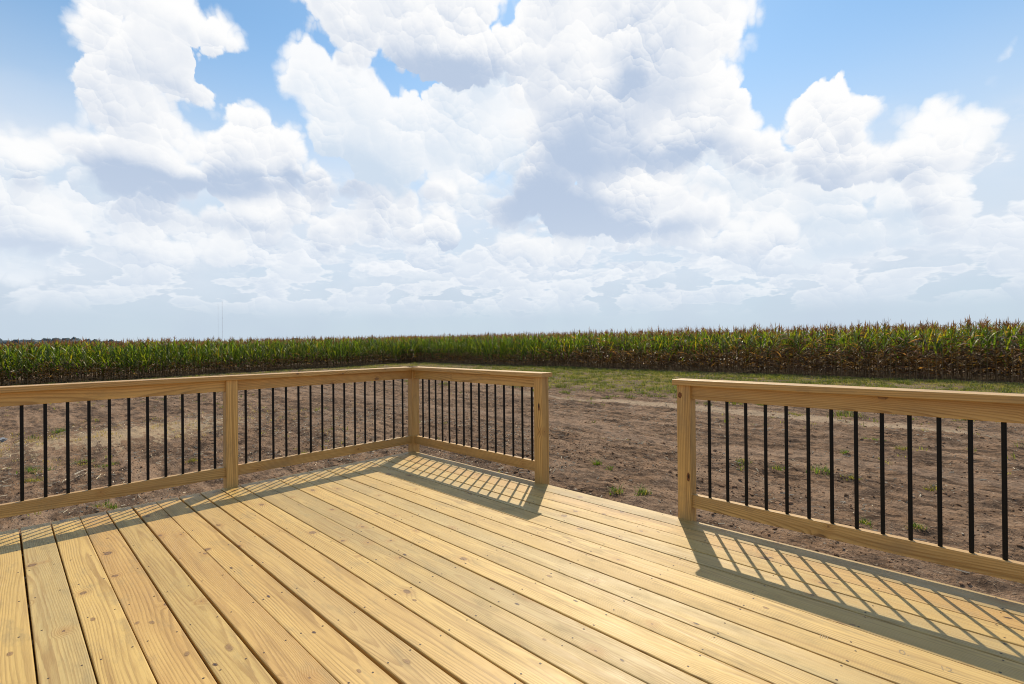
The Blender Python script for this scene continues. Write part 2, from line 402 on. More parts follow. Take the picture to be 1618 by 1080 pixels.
    c2 = t.mix(t.math('MULTIPLY', halo, 0.5), c2, rgb(tone[2][0] * 0.72, tone[2][1] * 0.6, tone[2][2] * 0.45))
    c2 = t.mix(t.ss(fine, 0.45, 0.8, 0, 0.3), c2, rgb(*darkc))
    c2 = t.mix(t.math('MULTIPLY', kmask, 0.7), c2, rgb(0.15, 0.075, 0.035))
    c2 = t.mix(t.math('MULTIPLY', kring, 0.7), c2, rgb(0.045, 0.022, 0.014))
    bmp = t.math('ADD', t.math('MULTIPLY', late, 0.4), t.math('ADD', fine, t.math('MULTIPLY', stain, 0.6)))
    bn = t.node('ShaderNodeBump', {'Height': bmp, 'Strength': 0.5, 'Distance': 0.0015})
    p = t.node('ShaderNodeBsdfPrincipled', {'Base Color': c2, 'Roughness': t.lin(stain, 0.3, 0.7, 0.38, 0.62), 'Normal': bn.outputs[0]})
    p.inputs['Specular IOR Level'].default_value = 0.5
    t.l.new(p.outputs[0], out.inputs[0])
    return m
WOOD = wood_material('pine_decking', ((0.575, 0.380, 0.118), (0.470, 0.340, 0.132), (0.525, 0.305, 0.090)), 1.45)
RAIL_WOOD = wood_material('pine_railing', ((0.60, 0.36, 0.112), (0.54, 0.33, 0.115), (0.52, 0.29, 0.088)), 1.9, 0.55)

def simple_mat(name, col, rough=0.7, var=0.0, scale=30, spec=0.3, metallic=0.0):
    m, t, out = new_mat(name)
    c = rgb(*col)
    if var:
        n = t.noise(t.node('ShaderNodeTexCoord').outputs['Object'], scale, 4, 0.6)
        c = t.mix(t.ss(n.outputs[0], 0.3, 0.7), rgb(*[v * (1 - var) for v in col]), rgb(*[v * (1 + var) for v in col]))
    p = t.node('ShaderNodeBsdfPrincipled', {'Base Color': c, 'Roughness': rough, 'Metallic': metallic})
    p.inputs['Specular IOR Level'].default_value = spec
    t.l.new(p.outputs[0], out.inputs[0])
    return m
BLACK = simple_mat('black_powder_coat', (0.003, 0.003, 0.0035), 0.45, 0.3, 200, 0.2)
SCREW = simple_mat('rusty_screw', (0.07, 0.045, 0.03), 0.5, 0.3, 300)
KNOT = simple_mat('dark_knot', (0.16, 0.06, 0.02), 0.45, 0.45, 160)
KNOT_DARK = simple_mat('black_knot', (0.03, 0.015, 0.008), 0.4, 0.4, 160)
STAMP = simple_mat('mill_stamp_ink', (0.34, 0.25, 0.14), 0.7)

# a length of timber: local x = length from 0 to L, y = width, z = thickness, eased edges
def timber(name, L, W, T, ease=0.003, segs=1, crook=0.0, cup=0.0, seed=0, ends=(0, 0), wood=None):
    r = random.Random(seed)
    hw, ht = W / 2, T / 2
    e = ease; k = e * 0.3
    prof = [(-hw + e, -ht), (hw - e, -ht), (hw - k, -ht + k), (hw, -ht + e), (hw, ht - e), (hw - k, ht - k), (hw - e, ht), (hw * 0.33, ht + cup), (-hw * 0.33, ht + cup), (-hw + e, ht),
            (-hw + k, ht - k), (-hw, ht - e), (-hw, -ht + e), (-hw + k, -ht + k)]
    ph = r.random() * 6.28; ph2 = r.random() * 6.28
    V = []; F4 = []
    n = len(prof)
    for i in range(segs + 1):
        f = i / segs; x = f * L
        off = crook * (math.sin(f * math.pi * 1.0 + 0.4 * ph) + 0.4 * math.sin(f * 9.1 + ph2))
        w2 = 0.35 * crook * math.sin(f * 13 + ph)
        for (y, z) in prof:
            xx = x
            if i == 0: xx += ends[0] * y
            if i == segs: xx += ends[1] * y
            V.append((xx, y * (1 + w2 / hw * 0.5) + off, z))
    for i in range(segs):
        for j in range(n):
            a = i * n + j; b = i * n + (j + 1) % n
            F4.append((a, a + n, b + n, b))
    me = bpy.data.meshes.new(name)
    me.from_pydata(V, [], [tuple(f) for f in F4] + [tuple(range(n)), tuple(range(segs * n + n - 1, segs * n - 1, -1))])
    me.update()
    bm = bmesh.new(); bm.from_mesh(me); bmesh.ops.recalc_face_normals(bm, faces=bm.faces); bm.to_mesh(me); bm.free()
    me.materials.append(wood or WOOD)
    return me
ROT_Z = (0, -math.pi / 2, 0)                    # stands a timber upright (local x up)
ROT_Y = (0, 0, -math.pi / 2)                    # lays a timber along -Y

# ------------------------------------------------------------------ ground
def ground_axis(lo, hi, near_lo, near_hi, s0=0.035, g=0.014):
    xs = list(np.arange(near_lo, near_hi, s0))
    x = near_hi; s = s0
    while x < hi: xs.append(x); s = s0 + g * (x - near_hi); x += s
    xs.append(hi)
    x = near_lo; left = []
    while x > lo:
        s = s0 + g * (near_lo - x); x -= s; left.append(max(x, lo))
    return np.array(sorted(set(left + xs)))
def build_ground():
    gx = ground_axis(-48, 30, -7.0, 5.5); gy = ground_axis(-14, 44, -4.0, 9.0)
    XX, YY = np.meshgrid(gx, gy, indexing='ij')
    ZZ = ground_z(XX, YY)
    # blend to the far plain at the rim
    nx, ny = len(gx), len(gy)
    V = np.stack([XX.ravel(), YY.ravel(), ZZ.ravel()], 1)
    i = np.arange(nx - 1)[:, None] * ny + np.arange(ny - 1)[None, :]
    Q = np.stack([i, i + ny, i + ny + 1, i + 1], -1).reshape(-1, 4)
    # outer skirt: reaches the horizon
    b0 = len(V)
    ring = list(range(0, ny)) + [k * ny + ny - 1 for k in range(1, nx)] + [(nx - 1) * ny + k for k in range(ny - 2, -1, -1)] + [k * ny for k in range(nx - 2, 0, -1)]
    ring = np.array(ring)
    P = V[ring]; c = np.array([-9.0, 15.0])
    outs = []
    for sfac, drop in ((2.2, -0.75), (8.0, -0.9), (140.0, -0.9)):
        o = np.empty_like(P); o[:, :2] = c + (P[:, :2] - c) * sfac; o[:, 2] = drop; outs.append(o)
    V = np.concatenate([V] + outs)
    n = len(ring); prev = ring; Qs = [Q]
    for k in range(len(outs)):
        cur = b0 + k * n + np.arange(n)
        Qs.append(np.stack([prev, np.roll(prev, -1), np.roll(cur, -1), cur], 1)); prev = cur
    Q = np.concatenate(Qs)
    m, t, out = new_mat('bare_soil')
    pos = t.node('ShaderNodeNewGeometry').outputs['Position']
    s = t.sep(pos); X, Y = s[0], s[1]
    n1 = t.noise(pos, 1.1, 5, 0.6); n2 = t.noise(t.vec('MULTIPLY', pos, (3.0, 7.0, 6.0)), 1.0, 5, 0.65)
    n3 = t.noise(pos, 26.0, 4, 0.7); n4 = t.noise(pos, 0.28, 3, 0.5)
    n5 = t.noise(t.vec('MULTIPLY', pos, (18, 42, 30)), 1.0, 3, 0.7)
    c = t.mix(t.ss(n2.outputs[0], 0.39, 0.62), rgb(0.055, 0.032, 0.019), rgb(0.255, 0.154, 0.090))
    c = t.mix(t.ss(n1.outputs[0], 0.42, 0.75, 0, 0.7), c, rgb(0.32, 0.215, 0.145))
    lanes = t.noise(t.vec('MULTIPLY', pos, (0.22, 2.3, 1.0)), 1.0, 3, 0.55).outputs[0]
    c = t.mix(t.ss(lanes, 0.52, 0.66, 0, 0.6), c, rgb(0.36, 0.235, 0.150))
    c = t.mix(t.ss(lanes, 0.46, 0.34, 0, 0.55), c, rgb(0.075, 0.046, 0.031))
    c = t.mix(t.ss(n3.outputs[0], 0.50, 0.68, 0, 0.75), c, rgb(0.040, 0.026, 0.018))
    c = t.mix(t.ss(n5.outputs[0], 0.56, 0.72, 0, 0.65), c, rgb(0.46, 0.36, 0.26))
    # dry pale wheel track
    wob = t.math('MULTIPLY', t.math('SUBTRACT', n4.outputs[0], 0.5), 1.4)
    d = t.math('ABSOLUTE', t.math('ADD', t.math('SUBTRACT', Y, 10.75), wob))
    tr = t.math('MULTIPLY', t.ss(t.math('ADD', d, t.math('MULTIPLY', t.math('SUBTRACT', n2.outputs[0], 0.5), 0.9)), 0.55, 0.15), t.ss(X, -12, -5))
    c = t.mix(t.math('MULTIPLY', tr, 0.85), c, rgb(0.42, 0.31, 0.21))
    # second fainter track
    d2 = t.math('ABSOLUTE', t.math('ADD', t.math('SUBTRACT', Y, 6.4), t.math('MULTIPLY', wob, 1.3)))
    tr2 = t.ss(t.math('ADD', d2, t.math('MULTIPLY', t.math('SUBTRACT', n1.outputs[0], 0.5), 1.2)), 0.5, 0.1)
    c = t.mix(t.math('MULTIPLY', tr2, 0.35), c, rgb(0.36, 0.25, 0.175))
    # pale sandy heap with dead grass beyond the left railing
    qd = t.vec('LENGTH', t.xyz(t.math('DIVIDE', t.math('ADD', X, 10.2), 1.9), t.math('DIVIDE', t.math('ADD', Y, 1.0), 3.2), 0))
    hm = t.ss(t.math('ADD', qd, t.math('MULTIPLY', t.math('SUBTRACT', n2.outputs[0], 0.5), 3.2)), 0.75, 0.35)
    c = t.mix(t.math('MULTIPLY', hm, 0.75), c, rgb(0.46, 0.34, 0.215))
    # greener ground in the mown strip
    strip = t.ss(t.math('ADD', Y, t.math('MULTIPLY', wob, 2.5)), 12.2, 15.5)
    stripx = t.math('MULTIPLY', t.ss(t.math('ADD', X, t.math('MULTIPLY', wob, 3.0)), -26.5, -31.5), 0.6)
    strip = t.math('MAXIMUM', strip, stripx)
    gm = t.math('MULTIPLY', strip, t.ss(n2.outputs[0], 0.44, 0.60, 0.0, 0.75))
    c = t.mix(gm, c, t.mix(n3.outputs[0], rgb(0.075, 0.085, 0.035), rgb(0.23, 0.20, 0.11)))
    hb = t.math('ADD', t.math('MULTIPLY', n3.outputs[0], 1.0), t.math('MULTIPLY', n5.outputs[0], 0.6))
    bn = t.node('ShaderNodeBump', {'Height': hb, 'Strength': 1.0, 'Distance': 0.035})
    p = t.node('ShaderNodeBsdfPrincipled', {'Base Color': c, 'Roughness': 0.95, 'Normal': bn.outputs[0]})
    p.inputs['Specular IOR Level'].default_value = 0.15
    t.l.new(p.outputs[0], out.inputs[0])
    me = np_mesh('ground', V, Q, m, smooth=True)
    tag(link('ground', me), kind='structure')
build_ground()

# ------------------------------------------------------------------ deck
P_FACE = 0.0227                                  # inner face of the railing posts
P_W = 0.089
PC = P_FACE - P_W / 2                            # centre line of the railings
KNOTS = [(2.097, -2.267, 0.014, 1), (2.535, -2.249, 0.014, 1), (2.317, -2.642, 0.022, 0), (2.393, -2.519, 0.03, 0), (1.644, -2.29, 0.014, 1), (1.958, -2.687, 0.018, 0), (1.917, -2.739, 0.018, 0), (1.742, -2.856, 0.02, 0), (2.466, -2.589, 0.013, 1), (2.81, -1.509, 0.017, 0), (2.99, -1.529, 0.016, 1), (2.625, -1.823, 0.017, 0), (3.167, -1.328, 0.012, 1), (3.54, -1.551, 0.012, 1), (2.886, -2.244, 0.014, 0), (2.967, -2.096, 0.02, 0), (2.18, -1.587, 0.017, 1), (2.456, -1.397, 0.02, 0), (2.745, -0.82, 0.016, 0), (2.928, -1.227, 0.018, 0), (3.809, -0.811, 0.018, 0), (4.571, -0.211, 0.016, 1), (3.669, -0.257, 0.016, 1), (3.982, -0.349, 0.018, 0), (4.108, -0.73, 0.014, 0), (1.477, -1.308, 0.016, 0), (3.052, -0.329, 0.014, 0), (1.819, -3.107, 0.018, 0), (0.642, -2.675, 0.014, 0), (3.249, -1.648, 0.013, 0), (3.638, -1.136, 0.013, 1)]
def build_deck():
    deck = empty('deck', (0, 0, 0), 'new yellow pine deck floor of long parallel planks filling the foreground', 'deck')
    pitch, T, L = 0.1445, 0.032, 6.1
    edges = [0.0, 0.1519]
    r = random.Random(5)
    for k in range(1, 36): edges.append(0.1519 + pitch * k + r.uniform(-0.0012, 0.0012))
    edges_w = [r.choice([0.0012, 0.0024, 0.0034, 0.0046, 0.0058]) for _ in edges]
    centres = []
    for k in range(len(edges) - 1):
        y0, y1 = edges[k], edges[k + 1]
        a = y0 + (edges_w[k] if k else 0); b = y1 - edges_w[k + 1]
        me = timber('plank', L, b - a, T, 0.0045, segs=14, crook=0.0015, cup=0.0, seed=100 + k)
        o = link('plank', me, deck)
        o.location = (0.0 - 0.002 * r.random(), -(a + b) / 2, -T / 2)
        centres.append(-(a + b) / 2)
    # the larger knots, set in the planks they belong to
    km, t, out = new_mat('deck_knot')
    tc = t.node('ShaderNodeTexCoord').outputs['Object']
    rad_ = t.sep(t.node('ShaderNodeAttribute', attribute_name='tint').outputs['Color'])
    nz = t.noise(tc, 90, 4, 0.6).outputs[0]
    rr_ = t.math('ADD', rad_[0], t.math('MULTIPLY', t.math('SUBTRACT', nz, 0.5), 0.75))
    kc_ = t.mix(t.ss(rr_, 0.15, 0.55), t.mix(rad_[1], rgb(0.30, 0.17, 0.075), rgb(0.022, 0.012, 0.008)), t.mix(rad_[1], rgb(0.42, 0.26, 0.105), rgb(0.14, 0.07, 0.032)))
    kc_ = t.mix(t.math('MULTIPLY', t.ss(t.math('ABSOLUTE', t.math('SUBTRACT', rr_, 0.52)), 0.13, 0.02), t.ss(nz, 0.40, 0.62)), kc_, rgb(0.09, 0.045, 0.022))
    kp_ = t.node('ShaderNodeBsdfPrincipled', {'Base Color': kc_, 'Roughness': 0.5})
    tr_ = t.node('ShaderNodeBsdfTransparent')
    mx_ = t.node('ShaderNodeMixShader', {0: t.math('MULTIPLY', t.ss(rr_, 0.95, 0.40), t.math('MULTIPLY_ADD', rad_[1], 0.25, 0.72)), 1: tr_.outputs[0], 2: kp_.outputs[0]})
    t.l.new(mx_.outputs[0], out.inputs[0])
    planks = [o for o in deck.children if o.name.startswith('plank')]
    for (kx, ky, kr, kd) in KNOTS:
        pl = min(planks, key=lambda o: abs(o.location.y - ky))
        kr *= 0.62 if kd else 0.66
        ly = max(-0.05, min(0.05, ky - pl.location.y)); lx = kx - pl.location.x
        V = [(lx, ly, T / 2 + 0.0007)]; C = [(0, kd, 0)]
        sx = kr * r.uniform(1.5, 2.3); sy = kr * r.uniform(0.85, 1.1); tw = r.uniform(-0.25, 0.25)
        for ring in (1, 2):
            for i in range(16):
                an = i * math.pi / 8; a_, b_ = sx * math.cos(an) * ring / 2, sy * math.sin(an) * ring / 2
                V.append((lx + a_ * math.cos(tw) - b_ * math.sin(tw), max(-0.066, min(0.066, ly + a_ * math.sin(tw) + b_ * math.cos(tw))), T / 2 + 0.0007 - 0.0002 * ring)); C.append((ring / 2, kd, 0))
        F3 = [(0, 1 + i, 1 + (i + 1) % 16) for i in range(16)]; F4 = [(1 + i, 17 + i, 17 + (i + 1) % 16, 1 + (i + 1) % 16) for i in range(16)]
        link('knot', np_mesh('knot', V, [F3, F4], km, tint=np.array(C)), pl)
    # screws in pairs over the joists
    V = []; Fq = []
    joists = [0.075] + [0.075 + 0.4064 * i for i in range(1, 15)]
    for yc in centres:
        for jx in joists:
            for s in (-1, 1):
                if r.random() < 0.06: continue
                cx = jx + r.uniform(-0.012, 0.012); cy = yc + s * (0.045 + r.uniform(-0.010, 0.010))
                b = len(V); rad = r.uniform(0.0032, 0.0045)
                for i in range(8):
                    an = i * math.pi / 4
                    V.append((cx + rad * 1.1 * math.cos(an), cy + rad * math.sin(an), 0.0006))
                for i in range(8):
                    an = i * math.pi / 4
                    V.append((cx + rad * 1.1 * math.cos(an), cy + rad * math.sin(an), -0.002))
                Fq.append(tuple(range(b, b + 8)))
                for i in range(8): Fq.append((b + i, b + 8 + i, b + 8 + (i + 1) % 8, b + (i + 1) % 8))
    me = bpy.data.meshes.new('screw_heads'); me.from_pydata(V, [], Fq); me.update(); me.materials.append(SCREW)
    o = link('screw_heads', me, deck); o['kind'] = 'stuff'
    # frame below
    ztop = -T - 0.001
    def member(name, L, loc, rot, W=0.184, Tn=0.038, seed=0):
        o = link(name, timber(name, L, Tn, W, 0.003, seed=seed), deck); o.location = loc; o.rotation_euler = rot; return o
    W = 0.184; zc = ztop - W / 2
    member('rim_joist', 6.0, (0.0245, -0.0435, zc), (0, 0, 0))
    member('rim_joist', 5.2, (0.0435, -0.064, zc), ROT_Y)
    for jx in joists[1:]:
        member('joist', 5.1, (jx, -0.064, zc), ROT_Y)
    for (x, y) in ((0.25, -2.5), (0.25, -5.0), (3.0, -0.3), (5.8, -0.3), (3.0, -2.8), (5.8, -2.8), (0.25, -0.3)):
        o = link('support_post', timber('support_post', 0.8, 0.089, 0.089, 0.004), deck)
        o.location = (x, y, -1.02); o.rotation_euler = ROT_Z
    # faint ink marks stamped on one plank at the lower right
    def stamp(txt, size, x, y, rot):
        cu = bpy.data.curves.new('mill_stamp', 'FONT'); cu.body = txt; cu.size = size; cu.extrude = 0.0002
        cu.materials.append(STAMP)
        tmp = bpy.data.objects.new('mill_stamp', cu)
        me = bpy.data.meshes.new_from_object(tmp); bpy.data.objects.remove(tmp)
        o = link('mill_stamp', me, deck)
        o.location = (x, y, 0.0004); o.rotation_euler = (0, 0, rot)
    stamp('0.', 0.045, 4.27, -0.815, R(12)); stamp('12', 0.040, 4.385, -0.830, R(12)); stamp('IIII', 0.032, 4.03, -0.90, R(12))
build_deck()

def timber_box(name, a, b, h, e):
    V = []; x, y = a / 2, b / 2
    prof = [(-x + e, -y), (x - e, -y), (x, -y + e), (x, y - e), (x - e, y), (-x + e, y), (-x, y - e), (-x, -y + e)]
    for z in (0, h):
        for p in prof: V.append((p[0], p[1], z))
    Fq = [(i, (i + 1) % 8, 8 + (i + 1) % 8, 8 + i) for i in range(8)] + [tuple(range(7, -1, -1)), tuple(range(8, 16))]
    me = bpy.data.meshes.new(name); me.from_pydata(V, [], Fq); me.update(); me.materials.append(BLACK)
    return me
def round_bar(name, rad, h, n=14):
    V = [(rad * math.cos(2 * math.pi * k / n), rad * math.sin(2 * math.pi * k / n), z) for z in (0, h) for k in range(n)]
    Fq = [(k, (k + 1) % n, n + (k + 1) % n, n + k) for k in range(n)]
    me = bpy.data.meshes.new(name); me.from_pydata(V, [], Fq); me.update(); me.materials.append(BLACK)
    me.polygons.foreach_set('use_smooth', [True] * n)
    return me
BAL = round_bar('baluster', 0.0095, 0.791 - 0.1676 + 0.004)

Z_TR0, Z_TR1, Z_BR0, Z_BR1, CAP_T, CAP_W = 0.791, 0.8815, 0.083, 0.1676, 0.036, 0.140
def knot_disc(parent, local, normal_axis, ra, rb, mat, name='knot'):
    """small inset ellipse on a post face, in the post's own axes (x = up)"""
    V = []; n = 14
    ax = {'y': (Vector((1, 0, 0)), Vector((0, 0, 1)), Vector((0, 1, 0))), 'z': (Vector((1, 0, 0)), Vector((0, 1, 0)), Vector((0, 0, 1)))}[normal_axis[1]]
    sgn = -1 if normal_axis[0] == '-' else 1
    c = Vector(local)
    rr = random.Random(int(ra * 1e5))
    for i in range(n):
        an = 2 * math.pi * i / n; q = 1 + 0.12 * rr.uniform(-1, 1)
        V.append(c + ax[0] * ra * math.cos(an) * q + ax[1] * rb * math.sin(an) * q + ax[2] * sgn * 0.0006)
    V.append(c + ax[2] * sgn * 0.0014)
    Fq = [(i, (i + 1) % n, n) for i in range(n)]
    me = bpy.data.meshes.new(name); me.from_pydata([tuple(v) for v in V], [], Fq); me.update(); me.materials.append(mat)
    return link(name, me, parent)

def railing(root, axis, runs, caps, seed):
    """axis 'x': along +X at y = -PC ; axis 'y': along -Y at x = PC. runs: (kind, a, b, extra)"""
    def place(o, s, z, off=0.0):
        if axis == 'x': o.location = (s, -PC + off, z); o.rotation_euler = (0, 0, 0)
        else: o.location = (PC + off, -s, z); o.rotation_euler = ROT_Y
    for k, run in enumerate(runs):
        a, b, b0, nb = run[:4]
        segs = run[4] if len(run) > 4 else [(a, b)]
        for (sa, sb) in segs:
            o = link('top_rail', timber('top_rail', sb - sa, 0.038, Z_TR1 - Z_TR0 - 0.001, 0.003, seed=seed + k, wood=RAIL_WOOD), root)
            place(o, sa, (Z_TR0 + Z_TR1) / 2)
        o = link('bottom_rail', timber('bottom_rail', b - a, 0.038, Z_BR1 - Z_BR0, 0.003, seed=seed + k, wood=RAIL_WOOD), root)
        place(o, a, (Z_BR0 + Z_BR1) / 2)
        for i in range(nb):
            s = b0 + 0.1115 * i
            o = link('baluster', BAL, root); place(o, s, Z_BR1 - 0.002)
    for (a, b, e0, e1) in caps:
        o = link('cap_board', timber('cap_board', b - a, CAP_W, CAP_T, 0.003, segs=6, crook=0.0006, seed=seed + 50, ends=(e0, e1), wood=RAIL_WOOD), root)
        place(o, a, Z_TR1 + CAP_T / 2)
def post(root, x, y):
    """x, y = centre"""
    zb = float(ground_z(x, y)) - 0.05
    o = link('post', timber('post', Z_TR1 - 0.001 - zb, P_W, P_W, 0.004, seed=3, wood=RAIL_WOOD), root)
    o.location = (x, y, zb); o.rotation_euler = ROT_Z
    return o
def build_railings():
    G = 'railings of the deck'
    r1 = empty('deck_railing', (PC, -PC, 0), 'long wooden railing with black balusters turning the far left corner of the deck', 'railing', G)
    r1.location = (0, 0, 0)
    # left arm, along -Y from the corner
    post(r1, PC, -PC)
    for s in (1.7971, 3.6161, 5.3): post(r1, PC, -s)
    lo = P_FACE
    railing(r1, 'y', [(lo, 1.7526, 0.1184, 15), (1.8416, 3.5716, 3.0279 - 0.1115 * 10, 15), (3.6606, 5.2555, 3.78, 14)],
            [(PC - CAP_W / 2, 5.36, 1.0, 0)], 200)
    # right arm, along +X from the corner to the opening
    p3 = post(r1, 1.8629 - P_W / 2, -PC)
    sp = 0.66
    railing(r1, 'x', [(lo, 1.8629 - P_W, 0.1519, 15, [(lo, sp), (sp + 0.0015, 1.8629 - P_W)])],
            [(PC - CAP_W / 2, 1.8629 + 0.02, 1.0, 0)], 300)
    # post-3 knot on the face towards the deck (world -Y = local -y)
    knot_disc(p3, (0.635 - p3.location.z, -P_W / 2, -0.012), '-y', 0.034, 0.010, KNOT)
    knot_disc(p3, (0.645 - p3.location.z, -P_W / 2 - 0.0012, -0.010), '-y', 0.018, 0.0055, KNOT_DARK)
    r2 = empty('deck_railing', (0, 0, 0), 'shorter separate wooden railing with black balusters at the right of the opening', 'railing', G)
    p4 = post(r2, 3.1229 - P_W / 2, -PC)
    for x in (4.9424, 6.03): post(r2, x, -PC)
    railing(r2, 'x', [(3.1229, 4.8979, 3.2304, 15), (4.9869, 5.9855, 5.10, 8)], [(3.0339 - 0.02, 6.09, 0, 0)], 400)
    knot_disc(p4, (0.815 - p4.location.z, -P_W / 2, 0.022), '-y', 0.020, 0.013, KNOT)
    knot_disc(p4, (0.285 - p4.location.z, -P_W / 2, -0.030), '-y', 0.030, 0.011, KNOT)
    knot_disc(p4, (0.290 - p4.location.z, -P_W / 2 - 0.0012, -0.032), '-y', 0.014, 0.005, KNOT_DARK)
build_railings()

# ------------------------------------------------------------------ vegetation materials
def leaf_material(name, trans=0.5, rough=0.45, spec=0.5, noise_scale=9.0):
    m, t, out = new_mat(name)
    at = t.node('ShaderNodeAttribute', attribute_name='tint').outputs['Color']
    tc = t.node('ShaderNodeTexCoord').outputs['Object']
    n = t.noise(tc, noise_scale, 3, 0.6)
    rnd = t.node('ShaderNodeObjectInfo').outputs['Random']
    c = t.mix(t.ss(n.outputs[0], 0.35, 0.7), at, t.mix(1.0, at, rgb(0.72, 0.70, 0.62), 'MULTIPLY'))
    c = t.mix(t.math('MULTIPLY', rnd, 0.35), c, t.mix(1.0, c, rgb(1.15, 0.92, 0.7), 'MULTIPLY'))
    p = t.node('ShaderNodeBsdfPrincipled', {'Base Color': c, 'Roughness': rough})
    p.inputs['Specular IOR Level'].default_value = spec
    ct = t.mix(1.0, c, rgb(1.9, 1.9, 0.65), 'MULTIPLY')
    tr = t.node('ShaderNodeBsdfTranslucent', {'Color': ct})
    mx = t.node('ShaderNodeMixShader', {0: trans, 1: p.outputs[0], 2: tr.outputs[0]})
    t.l.new(mx.outputs[0], out.inputs[0])
    return m
CORN_LEAF = leaf_material('corn_leaf', 0.46)
CORN_STALK = leaf_material('corn_stalk', 0.05, 0.7, 0.2)
TASSEL = leaf_material('corn_tassel', 0.2, 0.8, 0.1)
GRASS = leaf_material('grass_blade', 0.4, 0.6, 0.3)

# ------------------------------------------------------------------ corn
def ribbon(P, Wd, N):
    """P (n,3) centre line, Wd (n) half widths, N (3) side direction -> verts, quads"""
    L = P - N[None, :] * Wd[:, None]; Rr = P + N[None, :] * Wd[:, None]
    V = np.empty((2 * len(P), 3)); V[0::2] = L; V[1::2] = Rr
    i = np.arange(len(P) - 1) * 2
    return V, np.stack([i, i + 1, i + 3, i + 2], 1)
def corn_plant(r, ripe, detail=1, lod=0):
    """r: random.Random; ripe 0 (green) .. 1 (dry). returns dict part -> (V,F,tint)"""
    H = r.uniform(2.0, 2.28)
    parts = {}
    lean = np.array([r.gauss(0, 0.03), r.gauss(0, 0.03)])
    def axis(h): return np.array([lean[0] * h * h / 2, lean[1] * h * h / 2, h])
    # stalk
    ns = 5 if lod else 7; sides = 3 if lod else 5
    hs = np.linspace(-0.05, H, ns); V = []; T = []
    for h in hs:
        rad = 0.014 * (1 - 0.55 * h / H)
        for k in range(sides):
            a = 2 * math.pi * k / sides
            V.append(axis(h) + [rad * math.cos(a), rad * math.sin(a), 0])
            f = min(max((h / H - 0.15) / 0.6, 0), 1) * (1 - ripe * 0.6)
            T.append(np.array([0.22, 0.15, 0.09]) * (1 - f) + np.array([0.13, 0.18, 0.045]) * f)
    Fq = []
    for i in range(ns - 1):
        for k in range(sides): Fq.append((i * sides + k, i * sides + (k + 1) % sides, (i + 1) * sides + (k + 1) % sides, (i + 1) * sides + k))
    parts['stalk'] = (np.array(V), np.array(Fq), np.array(T))
    # leaves
    V = []; Fq = []; T = []; nb = 0
    plane = r.uniform(0, 2 * math.pi)
    nl = r.randint(14, 16); nseg = 4 if lod else 6
    for i in range(nl):
        f = (i + 0.5) / nl
        h = 0.18 + f * (H - 0.22) * 0.97
        az = plane + math.pi * (i % 2) + r.gauss(0, 0.45)
        dry = f < (0.24 + 0.34 * ripe) + r.gauss(0, 0.13)
        if r.random() < 0.04 + ripe * 0.22: dry = True
        Ln = (0.50 + 0.45 * math.sin(math.pi * min(f * 1.05, 1.0)) ** 0.7) * r.uniform(0.8, 1.1) * (0.75 if f > 0.85 else 1)
        wd = r.uniform(0.026, 0.037)
        if dry: th0 = r.uniform(0.7, 1.3); bend = r.uniform(1.2, 2.2); wd *= 0.85; Ln *= 0.9
        else:
            th0 = r.uniform(0.22, 0.50) + (1 - f) * 0.3; bend = r.uniform(0.5, 1.9) * (1.15 - 0.6 * f)
        d = np.array([math.cos(az), math.sin(az)]); side = np.array([-math.sin(az), math.cos(az), 0.0])
        if dry and r.random() < 0.6:
            side = side * 0.6 + np.array([0, 0, r.choice([-0.7, 0.7])])
        elif not dry:
            side = side + np.array([0, 0, r.uniform(-0.35, 0.35)])
        side /= np.linalg.norm(side)
        P = [axis(h)]; ang = th0; st = Ln / nseg
        for k in range(nseg):
            P.append(P[-1] + st * np.array([d[0] * math.sin(ang), d[1] * math.sin(ang), math.cos(ang)]))
            ang += bend / nseg * (0.5 + 1.1 * k / nseg) + r.gauss(0, 0.07)
        P = np.array(P); P[:, 2] = np.maximum(P[:, 2], 0.02)
        tt = np.linspace(0, 1, nseg + 1)
        Wd = wd * (np.minimum(1, 0.45 + tt * 3.0)) * (1 - tt ** 2.2) + 0.002
        v, q = ribbon(P, Wd, side)
        u = r.random()
        if dry: col = np.array([0.17, 0.100, 0.062]) * r.choice([0.4, 0.6, 0.8, 1.1, 2.1]) * np.array([1, r.uniform(0.85, 1.05), r.uniform(0.7, 1.1)])
        elif u < 0.03 + 0.07 * ripe: col = np.array([0.36, 0.29, 0.03])
        elif u < 0.25 + 0.25 * ripe: col = np.array([0.20, 0.25, 0.035])
        else: col = np.array([0.105, 0.175, 0.030]) * r.uniform(0.5, 1.4)
        tcol = np.repeat(col[None, :], len(v), 0)
        if not dry and r.random() < 0.3 + ripe * 0.4:          # scorched tips
            k = np.repeat(tt, 2)[:, None]; k = np.clip((k - 0.6) / 0.4, 0, 1)
            tcol = tcol * (1 - k) + np.array([0.32, 0.21, 0.10]) * k
        V.append(v); Fq.append(q + nb); T.append(tcol); nb += len(v)
    parts['leaves'] = (np.concatenate(V), np.concatenate(Fq), np.concatenate(T))
    # tassel
    V = []; Fq = []; T = []; nb = 0
    top = axis(H); nt = 5 if lod else 9
    colt = np.array([0.30, 0.155, 0.095]) * r.uniform(0.7, 1.25)
